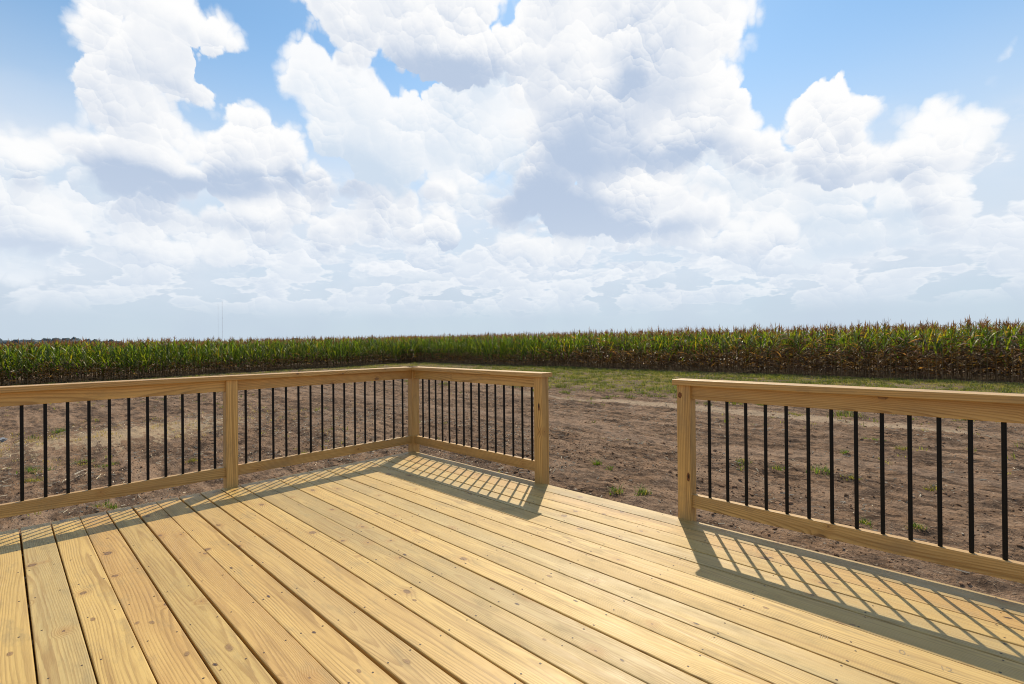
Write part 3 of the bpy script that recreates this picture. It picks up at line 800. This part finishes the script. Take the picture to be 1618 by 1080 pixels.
    for i in range(nt):
        a = r.uniform(0, 2 * math.pi); th = 0.05 if i == 0 else r.uniform(0.25, 0.8)
        L = 0.34 if i == 0 else r.uniform(0.16, 0.26)
        base = top + [0, 0, r.uniform(-0.04, 0.06)]
        dv = np.array([math.cos(a) * math.sin(th), math.sin(a) * math.sin(th), math.cos(th)])
        tip = base + dv * L; tip[2] -= 0.03 * th
        mid = base + dv * L * 0.55 + [0, 0, 0.012]
        s1 = np.array([-math.sin(a), math.cos(a), 0]) * 0.009; s2 = np.array([0.3, 0.2, 0.6]) * 0.009
        v = np.array([base - s1, base + s1, mid - s1 * 1.3, mid + s1 * 1.3, tip, base - s2 * 0.6, mid + s2])
        V.append(v); Fq += [(nb, nb + 1, nb + 3), (nb, nb + 3, nb + 2), (nb + 2, nb + 3, nb + 4), (nb + 5, nb + 6, nb + 4)]
        T.append(np.repeat(colt[None], 7, 0)); nb += 7
    parts['tassel'] = (np.concatenate(V), np.array(Fq), np.concatenate(T))
    if not lod:                                                  # one hanging ear in dry husk
        h = r.uniform(0.85, 1.15); a = plane + r.uniform(-0.5, 0.5); V = []; Fq = []
        d = np.array([math.cos(a), math.sin(a), 0]); ax = d * 0.6 + np.array([0, 0, r.choice([0.8, 0.5, -0.6])]); ax /= np.linalg.norm(ax)
        s1 = np.cross(ax, [0.1, 0.2, 1.0]); s1 /= np.linalg.norm(s1); s2 = np.cross(ax, s1)
        prof = [(0, 0.008), (0.05, 0.026), (0.13, 0.028), (0.20, 0.018), (0.25, 0.003)]
        for (l, rad) in prof:
            for k in range(5):
                an = 2 * math.pi * k / 5; V.append(axis(h) + d * 0.012 + ax * l + s1 * rad * math.cos(an) + s2 * rad * math.sin(an))
        for i in range(len(prof) - 1):
            for k in range(5): Fq.append((i * 5 + k, i * 5 + (k + 1) % 5, (i + 1) * 5 + (k + 1) % 5, (i + 1) * 5 + k))
        c = np.array([0.42, 0.30, 0.15]) if r.random() < 0.4 + 0.6 * ripe else np.array([0.20, 0.24, 0.07])
        parts['ear'] = (np.array(V), np.array(Fq), np.repeat(c[None], len(V), 0))
    return parts
CORN_MATS = {'stalk': CORN_STALK, 'leaves': CORN_LEAF, 'tassel': TASSEL, 'ear': CORN_STALK}
def ripe_at(x, y):
    # dry and brown behind the lawn at the right, greener towards the far corner and the left
    return float(np.clip(0.12 + 0.55 * sstep(np.array(x), -26, -8) + 0.30 * (fbm(np.array(x / 5.0), np.array(y / 5.0), 2)), 0, 1))
def build_corn():
    protos = {}
    for b in range(4):
        for v in range(5):
            r = random.Random(900 + b * 10 + v)
            pp = corn_plant(r, [0.08, 0.35, 0.65, 0.95][b])
            protos[b, v] = {k: np_mesh('corn_' + k, *x[:2], CORN_MATS[k], smooth=(k in ('leaves', 'ear', 'stalk')), tint=x[2]) for k, x in pp.items()}
    r = random.Random(77)
    spots = []
    n_front = 176
    for i in range(n_front):
        x = -33.6 + i * (6.4 + 33.6) / n_front
        spots.append((x + r.uniform(-0.05, 0.05), ROW_Y + r.gauss(0, 0.05), 0))
    n_left = 122
    for i in range(n_left):
        y = -3.6 + i * (24.2 + 3.6) / n_left
        spots.append((ROW_X + r.gauss(0, 0.05), y + r.uniform(-0.05, 0.05), 1))
    zz = ground_z(np.array([s[0] for s in spots]), np.array([s[1] for s in spots]))
    labels = ('tall ripe corn plant in the front row of the field behind the strip of grass',
              'tall green corn plant in the front row of the field beyond the left railing')
    groups = ('corn plants in the front row behind the grass strip', 'corn plants in the front row beyond the left railing')
    for (x, y, side), z in zip(spots, zz):
        rp = ripe_at(x, y) + r.uniform(-0.2, 0.2)
        b = min(3, max(0, int(rp * 4)))
        look = ('greenest corn plant', 'green corn plant', 'half-dried corn plant', 'mostly brown corn plant')[b]
        if side: where = 'beyond the far left railing' if y < 3 else ('above the middle post of the left railing' if y < 10 else 'left of the far deck corner')
        else: where = 'behind the far deck corner' if x < -22 else ('above the short railing arm' if x < -17.5 else ('behind the opening between the railings' if x < -8.5 else ('above the left half of the right railing' if x < 0 else 'at the right end of the field edge')))
        root = empty('corn_plant', (x, y, float(z)), look + ' in the front row ' + where, 'corn plant', groups[side])
        root.rotation_euler = (0, 0, r.uniform(0, 6.28)); s = r.uniform(0.93, 1.08); root.scale = (s, s, s)
        pr = protos[b, r.randrange(5)]
        for k in ('stalk', 'leaves', 'tassel', 'ear'):
            o = bpy.data.objects.new(k, pr[k]); COL.objects.link(o); o.parent = root
    # everything behind the front rows: one mass
    lib = []
    for b in range(4):
        lib.append([corn_plant(random.Random(3000 + b * 20 + v), [0.08, 0.35, 0.65, 0.95][b], lod=1) for v in range(7)])
    pts = []
    for k in range(0, 10):
        y = ROW_Y + 0.76 * k; xs = np.arange(-42.0 if k else 6.5, 16, 0.15 if k < 4 else 0.24)
        pts += [(x, y) for x in xs]
    for k in range(0, 10):
        x = ROW_X - 0.76 * k; ys = np.arange(-13, (24.2 if k else -3.7) + 0.6 * k, 0.15 if k < 4 else 0.24)
        pts += [(x, y) for y in ys]
    pts = np.array(pts); pts = pts + rng.normal(0, 0.045, pts.shape)
    zz = ground_z(pts[:, 0], pts[:, 1], fine=False)
    rp = np.clip(0.12 + 0.55 * sstep(pts[:, 0], -26, -8) + 0.30 * fbm(pts[:, 0] / 5, pts[:, 1] / 5, 2) + rng.uniform(-0.2, 0.2, len(pts)), 0, 0.999)
    bi = (rp * 4).astype(int); vi = rng.integers(0, 7, len(pts))
    an = rng.uniform(0, 6.28, len(pts)); scl = rng.uniform(0.93, 1.08, len(pts))
    for part, nm in (('stalk', 'corn_stalks'), ('leaves', 'corn_leaves'), ('tassel', 'corn_tassels')):
        Vs, Fs, Ts = [], [], []; nb = 0
        for b in range(4):
            for v in range(7):
                idx = np.where((bi == b) & (vi == v))[0]
                if not len(idx): continue
                V, Fq, T = lib[b][v][part]
                c, s = np.cos(an[idx]), np.sin(an[idx])
                W = np.empty((len(idx), len(V), 3))
                W[:, :, 0] = (V[None, :, 0] * c[:, None] - V[None, :, 1] * s[:, None]) * scl[idx, None] + pts[idx, 0, None]
                W[:, :, 1] = (V[None, :, 0] * s[:, None] + V[None, :, 1] * c[:, None]) * scl[idx, None] + pts[idx, 1, None]
                W[:, :, 2] = V[None, :, 2] * scl[idx, None] + zz[idx, None]
                Vs.append(W.reshape(-1, 3)); Fs.append((Fq[None] + (np.arange(len(idx)) * len(V))[:, None, None]).reshape(-1, Fq.shape[1]) + nb)
                tint = T[None] * rng.uniform(0.8, 1.2, (len(idx), 1, 1)); Ts.append(tint.reshape(-1, 3))
                nb += len(idx) * len(V)
        me = np_mesh(nm, np.concatenate(Vs), np.concatenate(Fs), CORN_MATS[part], smooth=(part != 'tassel'), tint=np.concatenate(Ts))
        if part == 'stalk':
            mass = link('corn_field', me); tag(mass, 'dense mass of corn standing behind the front rows of the field', 'corn field', kind='stuff')
        else:
            o = link(nm, me, mass); o['kind'] = 'stuff'
build_corn()

# ------------------------------------------------------------------ grass, weeds, clods, straw
def blades(cx, cy, cz, n, rad, hgt, wid, col, rs, spread=0.5):
    """n triangular bent blades around each centre"""
    m = len(cx) * n
    X = np.repeat(cx, n); Y = np.repeat(cy, n); Z = np.repeat(cz, n); Rd = np.repeat(rad, n); Hh = np.repeat(hgt, n)
    a = rs.uniform(0, 6.283, m); q = Rd * np.sqrt(rs.uniform(0, 1, m))
    bx = X + q * np.cos(a); by = Y + q * np.sin(a)
    a2 = a + rs.normal(0, 0.8, m); h = Hh * rs.uniform(0.5, 1.15, m); ln = h * rs.uniform(0.15, spread * 1.6, m)
    px, py = -np.sin(a2), np.cos(a2)
    w = wid * rs.uniform(0.6, 1.3, m) / 2
    V = np.empty((m, 5, 3))
    V[:, 0] = np.stack([bx - px * w, by - py * w, Z - 0.01], 1); V[:, 1] = np.stack([bx + px * w, by + py * w, Z - 0.01], 1)
    mx, my, mz = bx + np.cos(a2) * ln * 0.4, by + np.sin(a2) * ln * 0.4, Z + h * 0.62
    V[:, 2] = np.stack([mx - px * w * 0.8, my - py * w * 0.8, mz], 1); V[:, 3] = np.stack([mx + px * w * 0.8, my + py * w * 0.8, mz], 1)
    V[:, 4] = np.stack([bx + np.cos(a2) * ln, by + np.sin(a2) * ln, Z + h], 1)
    k = (np.arange(m) * 5)[:, None]
    Q = k + np.array([[0, 1, 3, 2]]); Tt = k + np.array([[2, 3, 4]])
    c = np.asarray(col); c = np.repeat(c, n, 0) if c.ndim == 2 else np.repeat(c[None], m, 0)
    c = c * rs.uniform(0.65, 1.35, (m, 1))
    tint = np.repeat(c, 5, 0)
    return V.reshape(-1, 3), Q, Tt, tint
def build_grass():
    rs = np.random.default_rng(5)
    n = 90000
    x = rs.uniform(-33.5, 14, n); y = rs.uniform(10.8, 24.4, n)
    dens = sstep(y + 2.2 * fbm(x / 3, y / 2, 3), 12.0, 17.5) * (0.35 + 0.65 * sstep(fbm(x / 0.9 + 5, y / 0.7, 3), -0.15, 0.15))
    dens *= (0.25 + 0.75 * sstep(x, -26, -14)) * (0.35 + 0.65 * sstep(fbm(x / 2.6 - 7, y / 1.1 + 3, 3), -0.2, 0.12))
    far = sstep(y, 21, 23.5); dens = np.maximum(dens, far * 0.8 * (0.3 + 0.7 * sstep(x, -24, -16)))
    keep = rs.uniform(0, 1, n) < dens; x, y = x[keep], y[keep]
    # left strip at the foot of the corn
    m = 7000
    x2 = rs.uniform(-34.2, -27, m); y2 = rs.uniform(-10, 22, m)
    k2 = rs.uniform(0, 1, m) < sstep(-x2 + 3 * fbm(x2 / 2, y2 / 3, 2), 28.5, 33.0) * 0.8
    x = np.concatenate([x, x2[k2]]); y = np.concatenate([y, y2[k2]])
    # thin scatter over the soil
    m = 1500
    x3 = rs.uniform(-26, 12, m); y3 = rs.uniform(0.4, 12, m); k3 = rs.uniform(0, 1, m) < sstep(fbm(x3 / 1.5, y3 / 1.2, 3), 0.1, 0.35) * (0.15 + 0.85 * sstep(y3, 6, 11))
    x4 = rs.uniform(-22, -0.4, m); y4 = rs.uniform(-8, 4, m); k4 = rs.uniform(0, 1, m) < sstep(fbm(x4 / 1.3 + 9, y4 / 1.2, 3), 0.1, 0.35) * 0.5
    x = np.concatenate([x, x3[k3], x4[k4]]); y = np.concatenate([y, y3[k3], y4[k4]])
    z = ground_z(x, y)
    u = rs.uniform(0, 1, len(x))[:, None]
    pn = sstep(fbm(x / 0.8, y / 0.8, 3), -0.15, 0.3)[:, None]
    g = np.array([[0.085, 0.125, 0.035]]) * (1 - u) + np.array([[0.23, 0.245, 0.10]]) * u
    col = g * (0.45 + 0.55 * pn) + np.array([[0.40, 0.35, 0.19]]) * (1 - pn) * 0.55
    V, Q, T, C = blades(x, y, z, 7, np.full(len(x), 0.07), rs.uniform(0.04, 0.07, len(x)) * (0.7 + 1.6 * pn[:, 0] * rs.uniform(0.3, 1, len(x))), 0.014, col, rs)
    o = link('grass', np_mesh('grass', V, [Q, T], GRASS, tint=C))
    tag(o, 'patchy short grass of the strip in front of the corn', 'grass', kind='stuff')
    # thicker clumps within the strip
    m = 650
    x = rs.uniform(-22, 13, m); y = 11.4 + 12.6 * rs.uniform(0, 1, m) ** 0.75
    x = np.repeat(x, 9) + rs.normal(0, 0.13, m * 9); y = np.repeat(y, 9) + rs.normal(0, 0.10, m * 9)
    u = rs.uniform(0, 1, len(x))[:, None]
    V2, Q2, T2, C2 = blades(x, y, ground_z(x, y), 8, np.full(len(x), 0.06), rs.uniform(0.07, 0.17, len(x)), 0.013, np.array([[0.07, 0.10, 0.032]]) * (1 - u) + np.array([[0.18, 0.20, 0.075]]) * u, rs, 0.9)
    Q = np.concatenate([Q, Q2 + len(V)]); T = np.concatenate([T, T2 + len(V)]); V = np.concatenate([V, V2]); C = np.concatenate([C, C2])
    bpy.data.objects.remove(o); o = link('grass', np_mesh('grass', V, [Q, T], GRASS, tint=C))
    tag(o, 'patchy short grass of the strip in front of the corn', 'grass', kind='stuff')
    # dead straw-coloured grass on the sandy heap
    n = 600
    x = rs.normal(-10.3, 1.3, n); y = rs.normal(-1.3, 2.4, n); k = (x < -0.5) & (fbm(x / 0.8, y / 0.8, 3) > -0.05); x, y = x[k], y[k]
    V, Q, T, C = blades(x, y, ground_z(x, y), 9, np.full(len(x), 0.09), rs.uniform(0.03, 0.09, len(x)), 0.008, np.array([0.36, 0.28, 0.18]), rs, 1.2)
    o = link('dry_grass', np_mesh('dry_grass', V, [Q, T], GRASS, tint=C))
    tag(o, 'dead straw-coloured grass on the sandy heap beyond the left railing', 'dry grass', kind='stuff')
build_grass()

def build_tufts():
    T = [  # x, y, radius, height, label
        (2.65, 5.52, 0.20, 0.17, 'largest bright green weed tuft in the soil beyond the right railing'),
        (2.86, 8.75, 0.20, 0.12, 'wide low green tuft in the soil far beyond the right railing below its top rail'),
        (2.79, 6.97, 0.13, 0.09, 'small green tuft just behind the largest tuft beyond the right railing'),
        (3.06, 5.43, 0.11, 0.07, 'faint thin tuft just right of the largest tuft beyond the right railing'),
        (2.13, 5.46, 0.13, 0.08, 'thin green tuft left of the largest tuft beyond the right railing'),
        (1.64, 5.31, 0.13, 0.08, 'thin tuft between the second and third balusters of the right railing'),
        (0.97, 11.12, 0.30, 0.12, 'dark green tuft beside the pale wheel track, under the right top rail'),
        (3.97, 5.66, 0.12, 0.07, 'yellowish tuft seen between two balusters at the right of the right railing'),
        (3.50, 3.53, 0.12, 0.08, 'low tuft right behind the bottom rail of the right railing near its middle'),
        (3.43, 8.04, 0.16, 0.10, 'small pale tuft far beyond the right railing, in the soil before the track'),
        (3.96, 3.72, 0.10, 0.07, 'small green tuft close behind the bottom rail at the right'),
        (-0.20, 3.78, 0.12, 0.13, 'upright green weed in the soil seen through the opening in the railing'),
        (0.13, 3.69, 0.07, 0.06, 'tiny weed right of the upright weed seen through the opening'),
        (0.89, 2.66, 0.13, 0.16, 'taller thin weed near the deck edge seen through the opening'),
        (1.18, 2.81, 0.13, 0.13, 'thin weed just right of the taller one, nearest the right railing post'),
        (-12.14, -2.07, 0.20, 0.22, 'bright leafy weed behind the sandy heap beyond the left railing'),
        (-7.34, -2.72, 0.30, 0.13, 'wide green tuft between the first two balusters at the far left'),
        (-7.53, -2.00, 0.20, 0.10, 'green tuft between the third and fourth balusters from the left'),
        (-6.53, -2.77, 0.24, 0.09, 'pale dry-green tuft low at the far left, before the wide green tuft'),
        (-3.86, -2.12, 0.17, 0.10, 'green tuft under the left bottom rail, beside the deck edge'),
        (-6.73, -1.80, 0.16, 0.08, 'small tuft between the fourth and fifth balusters from the left'),
        (-5.87, -0.72, 0.15, 0.08, 'pale green tuft just left of the middle post of the left railing'),
        (-7.2, 11.9, 0.22, 0.14, 'dark green clump at the left edge of the grass seen through the opening'),
        (-4.6, 13.3, 0.32, 0.17, 'large dark green clump in the thin grass seen through the opening'),
        (-4.9, 11.6, 0.30, 0.12, 'dark clump at the near edge of the grass seen through the opening'),
    ]
    for i, (x, y, rad, h, lab) in enumerate(T):
        rs = np.random.default_rng(60 + i)
        n = int(40 + 420 * rad)
        pale = 'pale' in lab or 'yellow' in lab or 'faint' in lab
        col = np.array([0.20, 0.20, 0.06]) if pale else np.array([0.095, 0.165, 0.025])
        k = n // 8
        cx = rs.normal(0, rad * 0.42, k); cy = rs.normal(0, rad * 0.42, k)
        cz = ground_z(cx + x, cy + y) - float(ground_z(x, y))
        hh = h * 0.65 * np.exp(-(np.hypot(cx, cy) / rad) ** 2) * rs.uniform(0.5, 1.1, k) + 0.015
        V, Q, Tt, C = blades(cx, cy, cz, 8, np.full(k, 0.04), hh, 0.008, col, rs, 1.3)
        dryb = np.repeat(rs.uniform(0, 1, len(C) // 5) < 0.25, 5); C[dryb] = np.array([0.34, 0.28, 0.14])
        o = link('grass_tuft', np_mesh('grass_tuft', V, [Q, Tt], GRASS, tint=C))
        o.location = (x, y, float(ground_z(x, y)))
        tag(o, lab, 'grass tuft', 'green tufts growing in the bare soil')
build_tufts()

def build_debris():
    rs = np.random.default_rng(8)
    # clods
    n = 44000
    fx = rs.uniform(0, 1, n)
    x = np.concatenate([rs.uniform(-20, 9, n // 2), rs.uniform(-9, -0.25, n // 4), rs.uniform(-6, 8, n // 4)])
    y = np.concatenate([rs.uniform(0.3, 13, n // 2), rs.uniform(-6, 5, n // 4), rs.uniform(0.3, 6, n // 4)])
    k = ~((x > -0.3) & (y < 0.3)); k &= (fbm(x / 0.9, y / 0.5, 3) > -0.16 + 0.25 * rs.uniform(-1, 1, len(x)))
    x, y = x[k], y[k]; n = len(x)
    size = np.clip(rs.lognormal(-4.95, 0.55, n), 0.003, 0.030)
    t = (1 + 5 ** 0.5) / 2
    B = np.array([[-1, t, 0], [1, t, 0], [-1, -t, 0], [1, -t, 0], [0, -1, t], [0, 1, t], [0, -1, -t], [0, 1, -t], [t, 0, -1], [t, 0, 1], [-t, 0, -1], [-t, 0, 1]]) / 1.9
    Fi = np.array([[0, 11, 5], [0, 5, 1], [0, 1, 7], [0, 7, 10], [0, 10, 11], [1, 5, 9], [5, 11, 4], [11, 10, 2], [10, 7, 6], [7, 1, 8], [3, 9, 4], [3, 4, 2], [3, 2, 6], [3, 6, 8], [3, 8, 9], [4, 9, 5], [2, 4, 11], [6, 2, 10], [8, 6, 7], [9, 8, 1]])
    V = B[None] * rs.uniform(0.6, 1.35, (n, 12, 1)) * size[:, None, None] * np.stack([rs.uniform(0.8, 1.5, n), rs.uniform(0.8, 1.4, n), rs.uniform(0.5, 0.85, n)], 1)[:, None, :]
    a = rs.uniform(0, 6.28, n); c, s = np.cos(a)[:, None], np.sin(a)[:, None]
    V = np.stack([V[..., 0] * c - V[..., 1] * s + x[:, None], V[..., 0] * s + V[..., 1] * c + y[:, None], V[..., 2] + (ground_z(x, y) + size * 0.25)[:, None]], -1)
    Fc = (Fi[None] + (np.arange(n) * 12)[:, None, None]).reshape(-1, 3)
    base = np.array([[0.19, 0.114, 0.068]]) * rs.uniform(0.6, 1.6, (n, 1)); pale = rs.uniform(0, 1, n) < 0.05; base[pale] = [0.40, 0.33, 0.25]
    m, tt, out = new_mat('soil_clod')
    at = tt.node('ShaderNodeAttribute', attribute_name='tint').outputs['Color']
    p = tt.node('ShaderNodeBsdfPrincipled', {'Base Color': at, 'Roughness': 0.95}); p.inputs['Specular IOR Level'].default_value = 0.1
    tt.l.new(p.outputs[0], out.inputs[0])
    o = link('soil_clods', np_mesh('soil_clods', V.reshape(-1, 3), Fc, m, tint=np.repeat(base, 12, 0)))
    tag(o, 'crumbly brown clods and small stones strewn over the bare soil', 'soil clods', kind='stuff')
    # straw and bits of old stalk
    n = 15000
    x = np.concatenate([rs.uniform(-26, 8, n // 2), rs.uniform(-13, -0.3, n // 2)]); y = np.concatenate([rs.uniform(0.3, 12.5, n // 2), rs.uniform(-6, 6, n // 2)])
    k = ~((x > -0.3) & (y < 0.3)) & (fbm(x / 1.4 + 3, y / 1.0, 3) > -0.05); x, y = x[k], y[k]; n = len(x)
    L = np.clip(rs.lognormal(-3.1, 0.6, n), 0.015, 0.18); w = rs.uniform(0.002, 0.007, n); a = rs.uniform(0, 3.14, n)
    dx, dy = np.cos(a) * L / 2, np.sin(a) * L / 2; px, py = -np.sin(a) * w, np.cos(a) * w
    z1 = ground_z(x - dx, y - dy) + 0.006; z2 = ground_z(x + dx, y + dy) + 0.006; tl = rs.normal(0, 0.006, n); zt = np.maximum(z1, z2) * 0 
    V = np.stack([np.stack([x - dx - px, y - dy - py, z1], 1), np.stack([x + dx - px, y + dy - py, z2 + abs(tl)], 1), np.stack([x + dx + px, y + dy + py, z2 + abs(tl)], 1), np.stack([x - dx + px, y - dy + py, z1], 1),
                  np.stack([x - dx, y - dy, z1 + w * 1.3], 1), np.stack([x + dx, y + dy, z2 + abs(tl) + w * 1.3], 1)], 1)
    b = (np.arange(n) * 6)[:, None]
    Q = np.concatenate([b + np.array([[0, 1, 5, 4]]), b + np.array([[4, 5, 2, 3]])])
    col = np.array([[0.60, 0.50, 0.35]]) * rs.uniform(0.45, 1.25, (n, 1))
    o = link('straw', np_mesh('straw', V.reshape(-1, 3), Q, m, tint=np.repeat(col, 6, 0)))
    tag(o, 'pale broken straw and stalk bits lying on the bare soil', 'straw', kind='stuff')
    # one pale twig and a scrap at the far left
    def bar(name, p0, p1, rad, col, lab, cat):
        p0, p1 = Vector(p0), Vector(p1); d = p1 - p0; n = 5; V = []; s = Vector((0, 0, 1)).cross(d).normalized(); u = d.cross(s).normalized()
        for i in range(n):
            f = i / (n - 1); c = d * f + u * 0.006 * math.sin(f * 5)
            for k in range(5):
                an = k * 2 * math.pi / 5; rr = rad * (1 - 0.5 * f); V.append(c + s * rr * math.cos(an) + u * rr * math.sin(an))
        Fq = [(i * 5 + k, i * 5 + (k + 1) % 5, (i + 1) * 5 + (k + 1) % 5, (i + 1) * 5 + k) for i in range(n - 1) for k in range(5)] + [(4, 3, 2, 1, 0), tuple(range((n - 1) * 5, n * 5))]
        me = bpy.data.meshes.new(name); me.from_pydata([tuple(v) for v in V], [], Fq); me.update(); me.materials.append(simple_mat(name + '_bark', col, 0.8))
        o = link(name, me); o.location = p0; tag(o, lab, cat)
    z0 = float(ground_z(-6.42, -2.27)) + 0.02; z1 = float(ground_z(-6.68, -2.05)) + 0.03
    bar('twig', (-6.42, -2.27, z0), (-6.70, -2.03, z1), 0.006, (0.6, 0.52, 0.4), 'pale bare twig lying on the soil beyond the third baluster from the left', 'twig')
    bm = bmesh.new(); bmesh.ops.create_icosphere(bm, subdivisions=3, radius=1.0)
    rr = random.Random(4)
    for v in bm.verts:
        q = 1 + 0.25 * math.sin(v.co.x * 7 + 1) * math.cos(v.co.y * 6) + 0.15 * math.sin(v.co.z * 11 + v.co.x * 5)
        v.co = Vector((v.co.x * 0.07 * q, v.co.y * 0.11 * q, v.co.z * 0.045 * q))
    me = bpy.data.meshes.new('litter_scrap'); bm.to_mesh(me); bm.free(); me.materials.append(simple_mat('grey_plastic', (0.27, 0.28, 0.29), 0.6, 0.15, 12))
    o = link('litter_scrap', me); o.location = (-11.45, -3.12, float(ground_z(-11.45, -3.12)) + 0.04)
    tag(o, 'crumpled pale grey scrap lying in the dry grass at the far left edge', 'scrap')
build_debris()

# ------------------------------------------------------------------ far things
def cam_dir(px, dist):
    a = (px - 809) / 779.6
    v = fw + rt * a
    return CAM.x + v.x * dist, CAM.y + v.y * dist
def build_far():
    # wooded skyline far off at the left: lumpy crowns, one mass
    rs = np.random.default_rng(2)
    m, t, out = new_mat('far_foliage')
    at = t.node('ShaderNodeAttribute', attribute_name='tint').outputs['Color']
    p = t.node('ShaderNodeBsdfPrincipled', {'Base Color': at, 'Roughness': 0.9}); p.inputs['Specular IOR Level'].default_value = 0.1
    t.l.new(p.outputs[0], out.inputs[0])
    bm = bmesh.new(); bmesh.ops.create_icosphere(bm, subdivisions=2, radius=1.0)
    B = np.array([v.co for v in bm.verts]); Fi = np.array([[v.index for v in f.verts] for f in bm.faces]); bm.free()
    Vs, Fs, Ts = [], [], []; nb = 0
    for i in range(560):
        f = rs.uniform(0, 1)
        px = -420 + 1150 * f
        D = 900 + rs.uniform(-40, 60) + 60 * math.sin(f * 9)
        x, y = cam_dir(px, D)
        hb = 12.5 + 5 * math.sin(f * 31) * math.sin(f * 13 + 1) + 3 * rs.normal()
        if px > 60: hb *= max(0.62, 1 - (px - 60) / 700)
        rad = rs.uniform(5, 9)
        jit = rs.uniform(0.8, 1.2, (len(B), 1))
        V = B * jit * np.array([rad, rad, hb * 0.5]) + np.array([x, y, hb * 0.5 - 1.2])
        Vs.append(V); Fs.append(Fi + nb); nb += len(B); Ts.append(np.repeat(np.array([[0.10, 0.135, 0.15]]) * rs.uniform(0.8, 1.15), len(B), 0))  # blue-grey of the far air painted into the leaf colour
    o = link('far_wood', np_mesh('far_wood', np.concatenate(Vs), np.concatenate(Fs), m, tint=np.concatenate(Ts)))
    tag(o, 'low blue-grey line of distant woods on the skyline at the far left', 'wood', kind='stuff')
    # radio masts
    steel = simple_mat('hazed_mast_steel', (0.42, 0.38, 0.42), 0.6)  # pale tone is distance haze put into the steel colour
    def mast(px, D, H, w, label):
        x, y = cam_dir(px, D)
        root = empty('radio_mast', (x, y, -1.0), label, 'mast', 'radio masts on the skyline')
        for k in range(3):
            a = k * 2 * math.pi / 3; dx, dy = w * math.cos(a), w * math.sin(a)
            me = timber_box('leg', w * 0.22, w * 0.22, H, w * 0.05); me.materials.clear(); me.materials.append(steel)
            o = link('leg', me, root); o.location = (dx, dy, 0)
        V = []; Fq = []
        n = int(H / (w * 3.2))
        for i in range(n):
            z0, z1 = i * H / n, (i + 1) * H / n
            for k in range(3):
                a, b = k * 2 * math.pi / 3, (k + 1) * 2 * math.pi / 3
                p0 = Vector((w * math.cos(a), w * math.sin(a), z0)); p1 = Vector((w * math.cos(b), w * math.sin(b), z1)); q = w * 0.08
                s = len(V)
                V += [(p0.x, p0.y, p0.z - q), (p1.x, p1.y, p1.z - q), (p1.x, p1.y, p1.z + q), (p0.x, p0.y, p0.z + q)]
                Fq.append((s, s + 1, s + 2, s + 3))
        me = bpy.data.meshes.new('bracing'); me.from_pydata(V, [], Fq); me.update(); me.materials.append(steel)
        o = link('bracing', me, root)
        me = timber_box('antenna_drum', w * 2.6, w * 2.6, w * 3.2, w * 0.6); me.materials.clear(); me.materials.append(steel)
        o = link('antenna_drum', me, root); o.location = (0, 0, H * 0.62)
    mast(351.5, 1500, 136, 0.55, 'thin tall radio mast on the horizon above the corn at the left')
    mast(345.0, 2100, 178, 0.40, 'fainter farther radio mast just left of the taller-looking mast')
build_far()
